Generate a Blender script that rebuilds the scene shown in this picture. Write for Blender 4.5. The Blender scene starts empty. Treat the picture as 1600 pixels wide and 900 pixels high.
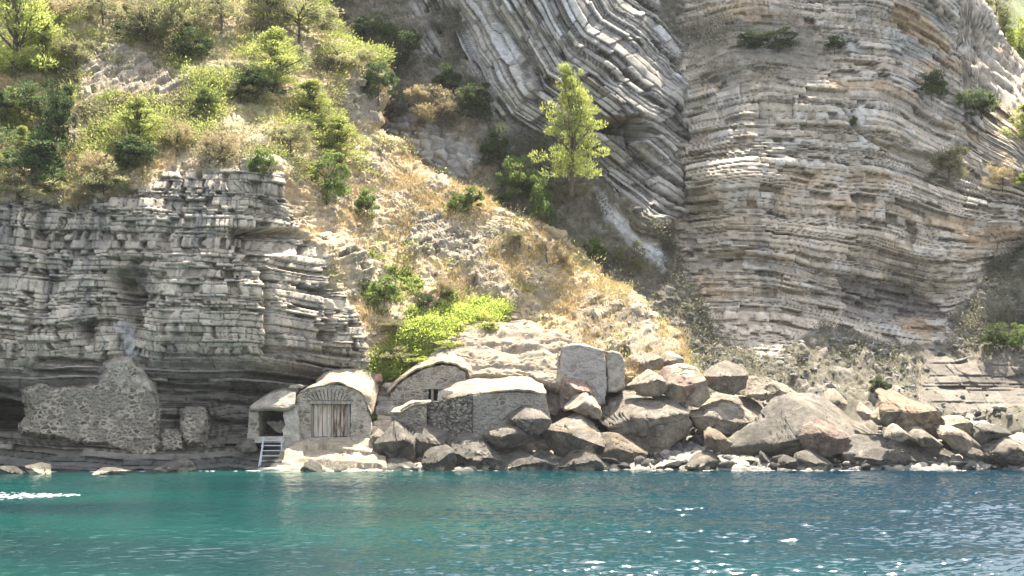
import bpy, bmesh, math, random
import numpy as np
from mathutils import Vector

# ------------------------------------------------------------------ camera, sky, sun, exposure
S = bpy.context.scene
C = S.collection
CAM_H, FOC, HOR = 3.5, 2100.0, 630.0       # metres above water, focal length and horizon row in photo pixels (1600 wide)
cam_d = bpy.data.cameras.new("Camera"); cam = bpy.data.objects.new("Camera", cam_d); C.objects.link(cam)
cam.location = (0, 0, CAM_H); cam.rotation_euler = (math.radians(90), 0, 0)
cam_d.sensor_width = 36.0; cam_d.lens = 36.0 * FOC / 1600; cam_d.shift_y = (HOR - 450) / 1600
cam_d.clip_start = 0.5; cam_d.clip_end = 3000
S.camera = cam
SUN_EL, SUN_AZ = math.radians(61), math.radians(20)    # azimuth measured from +Y (behind the cliff) towards +X
W = bpy.data.worlds.new("World"); S.world = W; W.use_nodes = True
wn = W.node_tree.nodes; bg = wn["Background"]
sky = wn.new("ShaderNodeTexSky"); sky.sky_type = 'NISHITA'; sky.sun_disc = False
sky.sun_elevation = SUN_EL; sky.sun_rotation = SUN_AZ
sky.air_density = 1.0; sky.dust_density = 2.0; sky.ozone_density = 1.0
hs = wn.new('ShaderNodeHueSaturation'); hs.inputs['Saturation'].default_value = .48     # hazy summer sky
W.node_tree.links.new(sky.outputs[0], hs.inputs['Color']); W.node_tree.links.new(hs.outputs[0], bg.inputs[0]); bg.inputs[1].default_value = 0.112
sun_d = bpy.data.lights.new("sun", 'SUN'); sun = bpy.data.objects.new("sun", sun_d); C.objects.link(sun)
sun_d.energy = 4.7; sun_d.angle = math.radians(0.5); sun_d.color = (1.0, 0.93, 0.80)
sdir = Vector((math.sin(SUN_AZ) * math.cos(SUN_EL), math.cos(SUN_AZ) * math.cos(SUN_EL), math.sin(SUN_EL)))
sun.rotation_euler = sdir.to_track_quat('Z', 'Y').to_euler(); sun.location = (20, 60, 90)
S.view_settings.view_transform = 'Standard'; S.view_settings.look = 'None'
S.view_settings.gamma = 1; S.view_settings.use_curve_mapping = False
S.view_settings.exposure = 2.1
S.render.engine = 'CYCLES'
try:
    S.cycles.use_denoising = True
except Exception: pass

# ------------------------------------------------------------------ helpers
def P(p, q, Y):                      # a photo pixel at distance Y as a world point
    return ((p - 800) / FOC * Y, Y, CAM_H + (HOR - q) / FOC * Y)
def hsh(ix, iy=0, seed=0):
    h = (np.asarray(ix).astype(np.int64) * 374761393 + np.asarray(iy).astype(np.int64) * 668265263 + int(seed) * 1274126177) & 0x7fffffff
    h = ((h ^ (h >> 13)) * 1103515245) & 0x7fffffff
    h = ((h ^ (h >> 15)) * 12820163) & 0x7fffffff
    return ((h ^ (h >> 11)) & 0xffffff) / float(0x1000000)
def vn(x, y, seed=0):                # value noise in -1..1
    x0 = np.floor(x); y0 = np.floor(y); fx = x - x0; fy = y - y0
    fx = fx * fx * fx * (fx * (fx * 6 - 15) + 10); fy = fy * fy * fy * (fy * (fy * 6 - 15) + 10)
    a = hsh(x0, y0, seed); b = hsh(x0 + 1, y0, seed); c = hsh(x0, y0 + 1, seed); d = hsh(x0 + 1, y0 + 1, seed)
    return ((a + (b - a) * fx) * (1 - fy) + (c + (d - c) * fx) * fy) * 2 - 1
def fbm(x, y, o=4, seed=0, g=0.5):
    s = 0; a = 1.0; n = 0
    for i in range(o):
        s = s + vn(x, y, seed + i * 17) * a; n += a; a *= g; x = x * 2.03 + 11.3; y = y * 2.03 - 7.1
    return s / n
def vn3(x, y, z, seed=0):
    z0 = np.floor(z); fz = z - z0; fz = fz * fz * (3 - 2 * fz)
    o = z0 * 57.31
    return vn(x + o, y - o * 1.7, seed) * (1 - fz) + vn(x + o + 57.31, y - o * 1.7 - 57.31 * 1.7, seed) * fz
def fbm3(x, y, z, o=4, seed=0, g=0.5):
    s = 0; a = 1.0; n = 0
    for i in range(o):
        s = s + vn3(x, y, z, seed + i * 17) * a; n += a; a *= g; x = x * 2.03 + 3.3; y = y * 2.03 - 7.1; z = z * 2.03 + 5.7
    return s / n
def ss(a, b, x):
    t = np.clip((x - a) / (b - a), 0, 1); return t * t * (3 - 2 * t)
def cell(x, y, seed=0, jit=0.85):    # F1, F2, id-hash of a jittered cell pattern
    x0 = np.floor(x); y0 = np.floor(y)
    f1 = np.full(np.shape(x), 9.0); f2 = f1.copy(); idd = np.zeros(np.shape(x))
    for i in (-1, 0, 1):
        for j in (-1, 0, 1):
            cx = x0 + i; cy = y0 + j
            px = cx + .5 + (hsh(cx, cy, seed) - .5) * jit; py = cy + .5 + (hsh(cx, cy, seed + 5) - .5) * jit
            d = np.hypot(px - x, py - y)
            nearer = d < f1
            f2 = np.where(nearer, f1, np.minimum(f2, d)); idd = np.where(nearer, hsh(cx, cy, seed + 9), idd)
            f1 = np.where(nearer, d, f1)
    return f1, f2, idd
def inpoly(poly, x, y, soft=8.0):    # soft mask: 1 inside, 0 outside
    x = np.asarray(x, float); y = np.asarray(y, float)
    ins = np.zeros(x.shape, bool); dm = np.full(x.shape, 1e9); n = len(poly)
    for i in range(n):
        x1, y1 = poly[i]; x2, y2 = poly[(i + 1) % n]
        if y1 != y2:
            c = ((y1 > y) != (y2 > y)) & (x < (x2 - x1) * (y - y1) / (y2 - y1) + x1); ins ^= c
        ex, ey = x2 - x1, y2 - y1; t = np.clip(((x - x1) * ex + (y - y1) * ey) / (ex * ex + ey * ey + 1e-9), 0, 1)
        dm = np.minimum(dm, np.hypot(x - x1 - t * ex, y - y1 - t * ey))
    return ss(-soft, soft, np.where(ins, dm, -dm))
def strata(s, t, th, ln, seed, skip=0.0, gs=0.05):
    """beds along t stacked in s (metres): returns height 0..1-ish, block tint, bed tint, groove 0..1"""
    r = np.random.RandomState(seed); n = 900
    T = th * (0.42 + 1.9 * r.rand(n) ** 2.4); B = np.concatenate([[0], np.cumsum(T)]); s = s + B[n // 2]
    s = np.clip(s, 0, B[-1] - 1e-3); k = np.clip(np.searchsorted(B, s, side='right') - 1, 0, n - 1)
    L = ln * (0.5 + 1.2 * r.rand(n)); bt = r.rand(n); u = t / L[k] + r.rand(n)[k] * 50
    j = np.floor(u); f = u - j
    jl = (hsh(j, k, seed) - .5) * .5; jr = (hsh(j + 1, k, seed) - .5) * .5
    j = np.where(f < jl, j - 1, np.where(f > 1 + jr, j + 1, j))
    e1 = np.minimum(s - B[k], B[k + 1] - s)
    f = u - j; jl = (hsh(j, k, seed) - .5) * .5; jr = (hsh(j + 1, k, seed) - .5) * .5
    e2 = np.minimum(f - jl, 1 + jr - f) * L[k]
    hb = hsh(j, k, seed + 3); 
    h = 0.55 * hb + 0.45 * bt[k]
    h = np.where(hsh(j, k, seed + 4) < skip, h - 1.1, h)
    gr = np.minimum(ss(-.01, gs * .9, e1), .2 + .8 * ss(-.01, gs * .8, e2))
    return h, hb, bt[k], gr
def tag(o, label=None, cat=None, group=None, kind=None):
    if label: o['label'] = label
    if cat: o['category'] = cat
    if group: o['group'] = group
    if kind: o['kind'] = kind
    return o
def empty(name, loc, label, cat, group=None):
    o = bpy.data.objects.new(name, None); C.objects.link(o); o.location = loc; o.empty_display_size = .3
    return tag(o, label, cat, group)
def mesh(name, V, F, mat, col=None, parent=None, smooth=True, loc=None):
    """V (n,3), F (m,3|4) or list of faces -> one linked object; V is world unless loc or parent is given (then relative to it)"""
    V = np.asarray(V, float)
    org = None
    if parent is not None: org = np.array(parent.matrix_world.translation if False else parent.location)
    elif loc is not None: org = np.array(loc)
    if org is not None: V = V - org
    me = bpy.data.meshes.new(name)
    if isinstance(F, np.ndarray):
        m, k = F.shape
        me.vertices.add(len(V)); me.vertices.foreach_set('co', V.astype(np.float32).ravel())
        me.loops.add(m * k); me.loops.foreach_set('vertex_index', F.astype(np.int32).ravel())
        me.polygons.add(m); me.polygons.foreach_set('loop_start', np.arange(0, m * k, k, dtype=np.int32))
        try: me.polygons.foreach_set('loop_total', np.full(m, k, np.int32))
        except Exception: pass
        me.update(calc_edges=True)
    else:
        me.from_pydata([tuple(v) for v in V], [], [tuple(f) for f in F]); me.update()
    me.validate()
    if smooth: me.polygons.foreach_set('use_smooth', np.ones(len(me.polygons), bool))
    if col is not None:
        a = me.color_attributes.new('Col', 'FLOAT_COLOR', 'POINT')
        c = np.ones((len(V), 4), np.float32); c[:, :3] = col; a.data.foreach_set('color', c.ravel())
    me.materials.append(mat)
    o = bpy.data.objects.new(name, me); C.objects.link(o)
    if parent is not None: o.parent = parent
    elif loc is not None: o.location = loc
    return o
def gridfaces(nr, nc):
    i = np.arange(nr * nc).reshape(nr, nc)
    return np.stack([i[:-1, :-1], i[1:, :-1], i[1:, 1:], i[:-1, 1:]], -1).reshape(-1, 4)
def mix3(a, b, w): return np.asarray(a) * (1 - w[..., None]) + np.asarray(b) * w[..., None]

# ------------------------------------------------------------------ materials
def new_mat(name):
    m = bpy.data.materials.new(name); m.use_nodes = True; nt = m.node_tree
    return m, nt, nt.nodes["Principled BSDF"]
def N(nt, t, **kw):
    n = nt.nodes.new(t)
    for k, v in kw.items(): setattr(n, k, v)
    return n
def rock_mat(name, base=None, sc=1.0, bump=0.35, vor=0.0, amt=0.5, rough=0.92, dist=.12):
    m, nt, b = new_mat(name); L = nt.links.new
    geo = N(nt, 'ShaderNodeNewGeometry')
    n1 = N(nt, 'ShaderNodeTexNoise'); n1.inputs['Scale'].default_value = 1.7 * sc; n1.inputs['Detail'].default_value = 8; n1.inputs['Roughness'].default_value = .65
    n2 = N(nt, 'ShaderNodeTexNoise'); n2.inputs['Scale'].default_value = 9 * sc; n2.inputs['Detail'].default_value = 6; n2.inputs['Roughness'].default_value = .7
    L(geo.outputs['Position'], n1.inputs['Vector']); L(geo.outputs['Position'], n2.inputs['Vector'])
    mr = N(nt, 'ShaderNodeMapRange'); mr.inputs[1].default_value = .32; mr.inputs[2].default_value = .68; mr.inputs[3].default_value = 1 - amt; mr.inputs[4].default_value = 1 + amt
    L(n1.outputs[0], mr.inputs[0])
    mr2 = N(nt, 'ShaderNodeMapRange'); mr2.inputs[1].default_value = .3; mr2.inputs[2].default_value = .7; mr2.inputs[3].default_value = 1 - amt * .7; mr2.inputs[4].default_value = 1 + amt * .7
    L(n2.outputs[0], mr2.inputs[0])
    mu = N(nt, 'ShaderNodeMath', operation='MULTIPLY'); L(mr.outputs[0], mu.inputs[0]); L(mr2.outputs[0], mu.inputs[1])
    if base is None:
        c = N(nt, 'ShaderNodeVertexColor'); c.layer_name = 'Col'; co = c.outputs[0]
    else:
        c = N(nt, 'ShaderNodeRGB'); c.outputs[0].default_value = (*base, 1); co = c.outputs[0]
    vm = N(nt, 'ShaderNodeVectorMath', operation='SCALE'); L(co, vm.inputs[0]); L(mu.outputs[0], vm.inputs['Scale'])
    L(vm.outputs[0], b.inputs['Base Color']); b.inputs['Roughness'].default_value = rough
    b.inputs['Specular IOR Level'].default_value = 0.25
    bp = N(nt, 'ShaderNodeBump'); bp.inputs['Strength'].default_value = bump; bp.inputs['Distance'].default_value = dist
    ad = N(nt, 'ShaderNodeMath', operation='ADD'); L(n2.outputs[0], ad.inputs[0]); L(n1.outputs[0], ad.inputs[1])
    L(ad.outputs[0], bp.inputs['Height']); L(bp.outputs[0], b.inputs['Normal'])
    return m
M_rock = rock_mat('rock_face', bump=.8, amt=.32)
M_boulder = rock_mat('boulder_stone', bump=.8, amt=.42, sc=1.3, dist=.14)
def leaf_mat(name, trans=.55):
    m, nt, b = new_mat(name); L = nt.links.new
    c = N(nt, 'ShaderNodeVertexColor'); c.layer_name = 'Col'
    oi = N(nt, 'ShaderNodeObjectInfo'); mr = N(nt, 'ShaderNodeMapRange'); mr.inputs[3].default_value = .8; mr.inputs[4].default_value = 1.2
    L(oi.outputs['Random'], mr.inputs[0])
    vm = N(nt, 'ShaderNodeVectorMath', operation='SCALE'); L(c.outputs[0], vm.inputs[0]); L(mr.outputs[0], vm.inputs['Scale'])
    L(vm.outputs[0], b.inputs['Base Color']); b.inputs['Roughness'].default_value = .6; b.inputs['Specular IOR Level'].default_value = .2
    tr = N(nt, 'ShaderNodeBsdfTranslucent'); L(vm.outputs[0], tr.inputs['Color'])
    mx = N(nt, 'ShaderNodeMixShader'); mx.inputs[0].default_value = trans
    L(b.outputs[0], mx.inputs[1]); L(tr.outputs[0], mx.inputs[2]); L(mx.outputs[0], nt.nodes['Material Output'].inputs['Surface'])
    return m
M_leaf = leaf_mat('leaves'); M_grass = leaf_mat('grass_blades', .35)
M_bark = rock_mat('bark', (.13, .10, .08), sc=3, bump=.6)
# ------------------------------------------------------------------ terrain: depth maps from control points
def rbf(pts, PP, QQ):
    A = np.array(pts, float); X = A[:, :2] / 100.0; y = A[:, 2]; m = y.mean()
    D = np.hypot(X[:, None, 0] - X[None, :, 0], X[:, None, 1] - X[None, :, 1])
    w = np.linalg.solve(np.sqrt(D * D + .15) * -1 - 0.0 * np.eye(len(X)), y - m)
    out = np.full(PP.shape, m)
    for (px, py), wi in zip(X, w): out -= wi * np.sqrt((PP / 100 - px) ** 2 + (QQ / 100 - py) ** 2 + .15)
    return out
def axis(segs):      # [(start, end, step)...] -> increasing coordinates
    out = []
    for a, b, s in segs: out.append(np.arange(a, b, s))
    return np.concatenate(out + [np.array([segs[-1][1]])])
def world(p, q, Y): return np.stack([(p - 800) / FOC * Y, Y, CAM_H + (HOR - q) / FOC * Y], -1)
def normals(Pw):
    du = np.gradient(Pw, axis=1); dv = np.gradient(Pw, axis=0); n = np.cross(du, dv)
    n /= np.linalg.norm(n, axis=-1, keepdims=True) + 1e-9
    n *= np.where(n[..., 1:2] > 0, -1, 1); return n
class Sheet: pass
def lookup(sh, p, q):                # nearest displaced vertex to a photo pixel
    d = (sh.sp - p) ** 2 + (sh.sq - q) ** 2; i = np.argmin(d); return sh.V.reshape(-1, 3)[i]

# ---- A: left cliff, the scrub slope above it and the sunlit ridge
A_pts = [(-300,740,70),(-300,600,73),(-300,400,75),(-300,250,80),(-300,0,98),(-300,-250,118),
 (0,750,70.2),(0,733,71.2),(0,690,73.2),(0,650,75),(0,600,74),(0,560,73.2),(0,450,74.5),(0,350,75.5),(0,300,77),(0,250,80),(0,150,87),(0,0,98),(0,-250,116),
 (120,735,71.3),(120,690,73.2),(120,640,74),(120,560,73.2),(200,750,70.3),(200,735,71.3),(200,690,73),(200,650,74),(200,560,73.2),(200,450,74.6),(200,350,75.5),(200,290,77),(200,200,83),(200,100,90),(200,0,97),(200,-250,116),
 (290,735,72),(290,690,74),(290,640,75),(290,560,73.5),(380,735,73),(380,700,74.5),(380,650,76.5),(380,600,75.5),(400,560,73.8),(400,400,75),(400,300,76.5),(430,270,78),(400,200,84),(400,100,92),(400,0,100),(400,-250,117),
 (440,735,71),(440,690,74.5),(470,650,77.2),(500,700,73.8),(500,650,77),(480,600,77.3),(480,560,76.3),(500,520,76.8),(500,420,79),(450,340,78.8),(540,500,78.3),(500,350,81.5),(500,250,88),(500,100,97),(500,0,105),(500,-250,118),
 (560,730,71),(560,680,74.5),(560,620,77.5),(560,560,77.5),(600,500,79.5),(600,400,85),(600,300,91),(600,200,97),(600,100,102),
 (650,730,74.5),(650,650,76.5),(650,600,77.5),(700,560,79),(700,450,85),(700,350,90),(740,310,93),
 (850,730,75.5),(850,650,77.5),(850,600,78),(850,560,80),(850,500,83.5),(850,430,88),(860,380,91.5),
 (1000,730,76),(1000,650,78),(1000,600,79),(1000,560,81),(1000,520,84.5),(950,450,88),(1060,600,80),(1060,560,83.5),(1100,650,79),(1100,730,77)]
Rq = [(-260,470),(0,505),(50,530),(90,590),(120,615),(150,618),(175,596),(200,592),(240,632),(270,680),(300,722),(330,800),(370,880),(410,922),(450,966),(480,1002),(520,1042),(550,1064),(580,1080),(620,1100),(760,1110)]
def build_A():
    q = axis([(-260, -20, 16), (-20, 745, 1.5), (745, 760, 3)])
    a = axis([(-420, -20, 16), (-20, 1000, 1.6)]); a = (a + 420) / 1420.0     # 0..1
    R = np.interp(q, [r[0] for r in Rq], [r[1] for r in Rq])
    R = R + fbm(q / 22, q * 0, 4, 3) * 13
    tail = 26; af = np.concatenate([a, np.ones(tail)]); AA, QQ = np.meshgrid(af, q)
    left = -420.0; knee = 300.0
    # columns keep fixed photo x on the left third, then spread towards the ridge line
    x0 = left + AA * 1420
    RR = R[:, None]
    PP = np.where(x0 <= knee, x0, knee + (x0 - knee) / (1000 - knee) * (RR - knee))
    Y = rbf(A_pts, PP, QQ)
    # ridge rounds over and drops behind its own skyline
    over = np.zeros(PP.shape); over[:, -tail:] = (np.arange(1, tail + 1) / tail) ** 1.5 * 9.0
    roundin = ss(-34, 0, PP - RR) ** 2 * 1.6
    Yb = Y + over + roundin * (x0 > knee)
    PP[:, -tail:] -= (np.arange(1, tail + 1) ** 1.2)[None, :] * .8
    for _ in range(2): Yb[1:-1, 1:-1] = (Yb[1:-1, 1:-1] * 2 + Yb[:-2, 1:-1] + Yb[2:, 1:-1] + Yb[1:-1, :-2] + Yb[1:-1, 2:]) / 6
    base = world(PP, QQ, Yb); n = normals(base)
    X, Z = base[..., 0], base[..., 2]; s = Sheet()
    wx = PP + fbm(X / 1.5, Z / 1.5, 3, 40) * 16; wy = QQ + fbm(X / 1.5 + 9, Z / 1.5, 3, 41) * 14
    cliff = inpoly([(-500,318),(60,315),(130,330),(200,300),(260,268),(330,262),(420,262),(440,288),(458,335),(486,385),(532,450),(568,500),(585,560),(570,600),(500,640),(470,700),(430,740),(300,790),(-500,790)], wx, wy, 7)
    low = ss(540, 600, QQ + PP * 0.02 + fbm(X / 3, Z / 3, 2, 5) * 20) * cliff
    slope = 1 - cliff
    # -- cliff relief
    wob = fbm(X / 7, Z / 7, 3, 7) * .45 + fbm(X / 1.6, Z / 1.6, 3, 8) * .06
    dip = Z + X * 0.05 + wob - np.where(PP > 300, (PP - 300) / 200 * .6, 0) * 0
    jog = (hsh(np.floor((X + fbm(X / 2, Z / 2, 2, 18) * .8) / 1.9), np.floor(Z / 2.6), 19) - .5) * .5; h1, hb1, bt1, g1 = strata(dip + jog, X + wob * .7 + fbm(X*.8, Z*.8, 2, 19) * .5, .36, .40, 11, .19, .045)
    h2, hb2, bt2, g2 = strata(dip + .3, X * 1.0 - wob, .85, 1.7, 12, .10, .07)
    h3, hb3, bt3, g3 = strata(dip, X, .22, 2.8, 13, .04, .04)
    big = fbm(X / 4.5, Z / 7, 4, 14)
    blk = h1 * .50 + h2 * .50 + g1 * .16 + g2 * .10 + big * .9
    lows = h3 * .62 + g3 * .24 + h2 * .28 + big * .5 + np.abs(np.sin(dip * 2.1)) * .25
    d_c = (blk - .62) * (1 - low) + (lows - .15) * low
    # the deep corner and joints that run down the face
    def cut(path, w, dep):
        px = np.interp(QQ, [c[1] for c in path], [c[0] for c in path]); m = ss(path[0][1], path[0][1] + 12, QQ) * (1 - ss(path[-1][1] - 12, path[-1][1], QQ))
        return np.exp(-((PP + fbm(X, Z, 3, 21) * 6 - px) / w) ** 2) * m * dep * 1.7
    d_c = d_c - cut([(186,430),(196,455),(208,475),(195,540),(212,590),(230,620)], 13, .8)
    d_c = d_c - cut([(205,415),(205,480)], 26, .8) - cut([(410,355),(408,400)], 45, .9) - cut([(125,500),(140,545)], 9, .5)
    d_c = d_c - cut([(420,420),(424,560)], 6, .5) - cut([(500,440),(506,560)], 5, .4) - cut([(60,330),(72,500)], 6, .35)
    for qy, pr, dep, w in [(360,(360,470),.9,5),(405,(180,240),.5,6),(505,(0,150),.5,3),(560,(60,160),.8,4),(576,(40,170),.6,3),(545,(410,560),.5,4),(585,(380,520),1.0,7),(612,(0,200),.5,3),(600,(240,420),.7,3),(648,(230,400),.7,3),(625,(300,420),.5,2.5)]:
        yy = QQ - qy - (PP - pr[0]) * .09 + fbm(X, Z, 2, 33) * 3
        d_c = d_c - np.exp(-(yy / w) ** 2) * ss(pr[0] - 8, pr[0] + 8, PP) * (1 - ss(pr[1] - 12, pr[1] + 12, PP)) * dep
    d_c = d_c - inpoly([(-60,626),(30,626),(47,634),(44,668),(20,672),(-60,668)], PP, QQ, 4) * 4.2      # sea cave mouth
    fs = inpoly([(178,500),(200,520),(212,560),(232,600),(232,620),(175,620),(165,575),(186,560),(180,530)], wx, wy, 6)
    d_c = d_c * (1 - fs * .75)
    # -- slope relief: rubble, tufts, outcrops
    f1, f2, ci = cell(X * 2.1 + wob, Z * 2.8 + X * .3, 51); rub = np.clip((f2 - f1) * 2.2, 0, 1)
    f1b, f2b, cib = cell(X * .9 + wob * 2, Z * 1.3 + X * .3, 52)
    out = inpoly([(150,70),(200,80),(270,100),(300,140),(270,165),(130,160),(130,110)], wx, wy, 8)
    out = np.maximum(out, inpoly([(650,330),(700,350),(745,385),(790,430),(815,480),(760,470),(700,420),(640,390)], wx, wy, 8))
    out = np.maximum(out, inpoly([(905,455),(950,470),(1000,490),(1040,540),(1070,570),(1000,580),(905,520)], wx, wy, 10) * .9)
    out = np.maximum(out, inpoly([(520,140),(560,130),(600,150),(600,190),(590,200),(545,190)], wx, wy, 8))
    out = np.maximum(out, inpoly([(545,380),(580,410),(570,440),(520,400)], wx, wy, 6))
    ds, dts = Z * .8 - X * .45, X * .8 + Z * .45
    ho, hbo, bto, go = strata(ds + wob, dts, .3, .6, 15, .1, .05)
    hq, hbq, _, gq = strata(ds * 1.0 + wob * 1.5, dts + wob, .17, .34, 16, .2, .03)
    d_s = rub * .05 + ci * .10 + hq * .22 * (.4 + .6 * ss(-.2, .4, fbm(X / 1.3, Z / 1.3, 3, 54))) + gq * .05 + np.clip((f2b - f1b) * 2, 0, 1) * .06 + cib * .22 + fbm(X / 2.5, Z / 2.5, 5, 53) * .75 - .22
    d_s = d_s * (1 - out * .6) + (ho * .5 + go * .14) * out
    d = d_c * cliff + d_s * slope
    d *= 1 - ss(735, 755, QQ) * .5
    over_m = (np.abs(over) > 0) | (RR - PP < 3)
    nh = n * np.array([1, 1, 0]); nh /= np.linalg.norm(nh, axis=-1, keepdims=True); n = n * (1 - cliff[..., None]) + nh * cliff[..., None]
    d = d * (1 - .6 * ss(600, 625, QQ) * ss(600, 650, PP))
    V = base + n * d[..., None]
    # -- rock and soil colour
    g0 = fbm(X / 2.2, Z / 2.2, 4, 61); g1n = fbm(X / .8, Z / .8, 4, 62)
    cc = np.stack([.39 + 0 * X, .332 + 0 * X, .258 + 0 * X], -1) * (0.72 + .34 * hb1 + .26 * bt2 + .18 * hb2)[..., None]
    cc = mix3(cc, np.array([.085, .083, .078]), ss(.75, .35, np.minimum(g1, g2 * 1.1)) * .8)  # crack shade painted into the colour along block and bed grooves
    cc = mix3(cc, np.array([.34, .30, .22]), np.clip(g0 * 1.4, 0, 1) * .55)
    cc = mix3(cc, np.array([.42, .41, .38]), np.clip((hsh(np.floor(X / .5), np.floor(Z / .35), 4) - .93) * 10, 0, 1) * .6)
    st = ss(.15, .5, fbm(X / 1.1, Z / 5, 4, 63)); cc = mix3(cc, np.array([.13, .135, .135]), st * .5)     # lichen streaks
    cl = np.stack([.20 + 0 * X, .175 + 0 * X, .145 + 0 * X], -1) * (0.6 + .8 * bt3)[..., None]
    cl = mix3(cl, np.array([.06, .057, .052]), ss(.8, .35, g3) * .8); cc = mix3(cc, cl, low); cc = mix3(cc, np.array([.35, .34, .33]), fs * .8)  # grooves of the low thin beds also get painted crack shade
    wet = ss(695, 728, QQ) * cliff; cc = mix3(cc, np.array([.07, .072, .066]), wet * .75)
    tan = np.array([.46, .35, .22]); gold = np.array([.52, .37, .18]); stone = np.array([.37, .30, .205]); grey = np.array([.30, .28, .24]); olive = np.array([.22, .22, .10])
    cs = mix3(mix3(tan, stone, ss(.45, .8, ci)), grey, ss(.1, .5, fbm(X / 1.8, Z / 1.8, 4, 65)) * .55)
    cs = mix3(cs, gold, ss(0, .35, fbm(X / 1.6 + 4, Z / 1.6, 4, 66)) * .6)
    cs = mix3(cs, olive, ss(.0, .5, fbm(X / 2.6 + 4, Z / 2.6, 4, 67)) * .5 * ss(700, 500, PP + 0) + ss(300, 120, QQ) * .25)
    co = np.stack([.26 + 0 * X, .22 + 0 * X, .168 + 0 * X], -1) * (0.7 + .6 * hbo)[..., None]
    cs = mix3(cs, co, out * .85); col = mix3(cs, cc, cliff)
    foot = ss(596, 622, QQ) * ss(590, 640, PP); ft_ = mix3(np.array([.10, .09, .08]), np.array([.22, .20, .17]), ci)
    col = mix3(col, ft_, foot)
    col = mix3(col, np.array([.60, .53, .42]), inpoly([(440,700),(470,688),(600,685),(600,745),(430,750)], PP, QQ, 5) * .9)
    s.V, s.p, s.q, s.n, s.slope, s.cliff = V, PP, QQ, n, slope, cliff
    s.sp = (800 + V[..., 0] / V[..., 1] * FOC).ravel(); s.sq = (HOR - (V[..., 2] - CAM_H) / V[..., 1] * FOC).ravel(); s.out = out; s.over = over
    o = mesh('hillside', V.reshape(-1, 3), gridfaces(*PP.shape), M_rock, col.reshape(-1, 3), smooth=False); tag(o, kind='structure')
    return s
SA = build_A()

# ---- B: shaded gully, folded beds and the big right-hand cliff with its talus
B_pts = [(500,-400,124),(800,-400,121),(1100,-400,120),(1300,-400,119),(1480,-400,118),(380,-150,122),(380,150,122),(500,0,113),(500,-160,119),(640,-160,119),(650,0,112),(560,100,109),(650,100,107.5),(640,200,103.5),(700,260,100.5),(740,330,97.5),(800,380,95.5),(900,450,93),(900,400,94.5),(1000,550,88.5),(1000,470,92),(1050,600,85),(900,600,86),(700,450,96),(500,400,110),
 (720,40,110),(720,140,105.5),(720,200,102.5),(760,-160,114),(780,0,106),(850,50,103.5),(840,120,101),(850,180,100.8),(900,250,99),(830,260,100),(880,330,97),(940,380,95.5),(960,-160,113),(1000,0,106.5),(1000,100,102),(1000,200,98.5),(1040,330,97.2),(955,255,99.5),(985,300,98),(980,400,94.8),(1040,430,94.3),
 (1062,-160,117),(1065,50,108),(1060,200,102.5),(1052,330,99),(1040,400,96),(1090,0,109),(1120,-160,116),(1120,100,104.5),(1120,200,100.5),(1120,300,97.7),(1100,450,94.2),(1120,540,90.5),(1120,600,85.5),(1150,650,80),(1150,700,76),
 (1300,-160,114),(1300,0,107.5),(1300,80,105.3),(1300,125,102),(1300,250,98.7),(1300,400,95.6),(1300,425,95.4),(1320,445,97),(1340,480,96.2),(1300,500,94.3),(1300,540,91),(1300,600,86),(1300,640,82),(1300,700,77),
 (1450,-160,114),(1450,0,107.5),(1420,90,106),(1450,160,103),(1450,300,98),(1450,430,95.6),(1440,450,96.8),(1430,480,96.6),(1450,520,93),(1450,560,89.5),(1450,600,86),(1450,640,81.5),(1450,700,77),
 (1500,-100,112),(1520,20,108),(1550,100,105.5),(1520,160,104),(1550,250,99.5),(1540,340,97),(1530,430,95.4),(1560,410,96.5),(1570,200,101),(1600,100,107),(1600,260,96.5),(1590,300,96),(1600,380,95.5),(1580,480,92),(1600,540,90),(1600,568,86.5),(1520,572,87),(1600,610,84.5),(1520,615,84.5),(1600,625,82),(1600,650,79),(1600,700,76),
 (1750,-50,112),(1750,200,103),(1750,350,97),(1750,500,90),(1750,600,84),(1750,700,76),(2000,0,115),(2000,300,100),(2000,600,84),(2000,700,76)]
Tp = [(300,-400),(1380,-400),(1500,-400),(1516,-90),(1530,-4),(1548,24),(1572,60),(1600,92),(1660,150),(1800,190),(2000,230)]  # unseen crest raised and steepened so its shadow covers talus and gully
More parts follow.
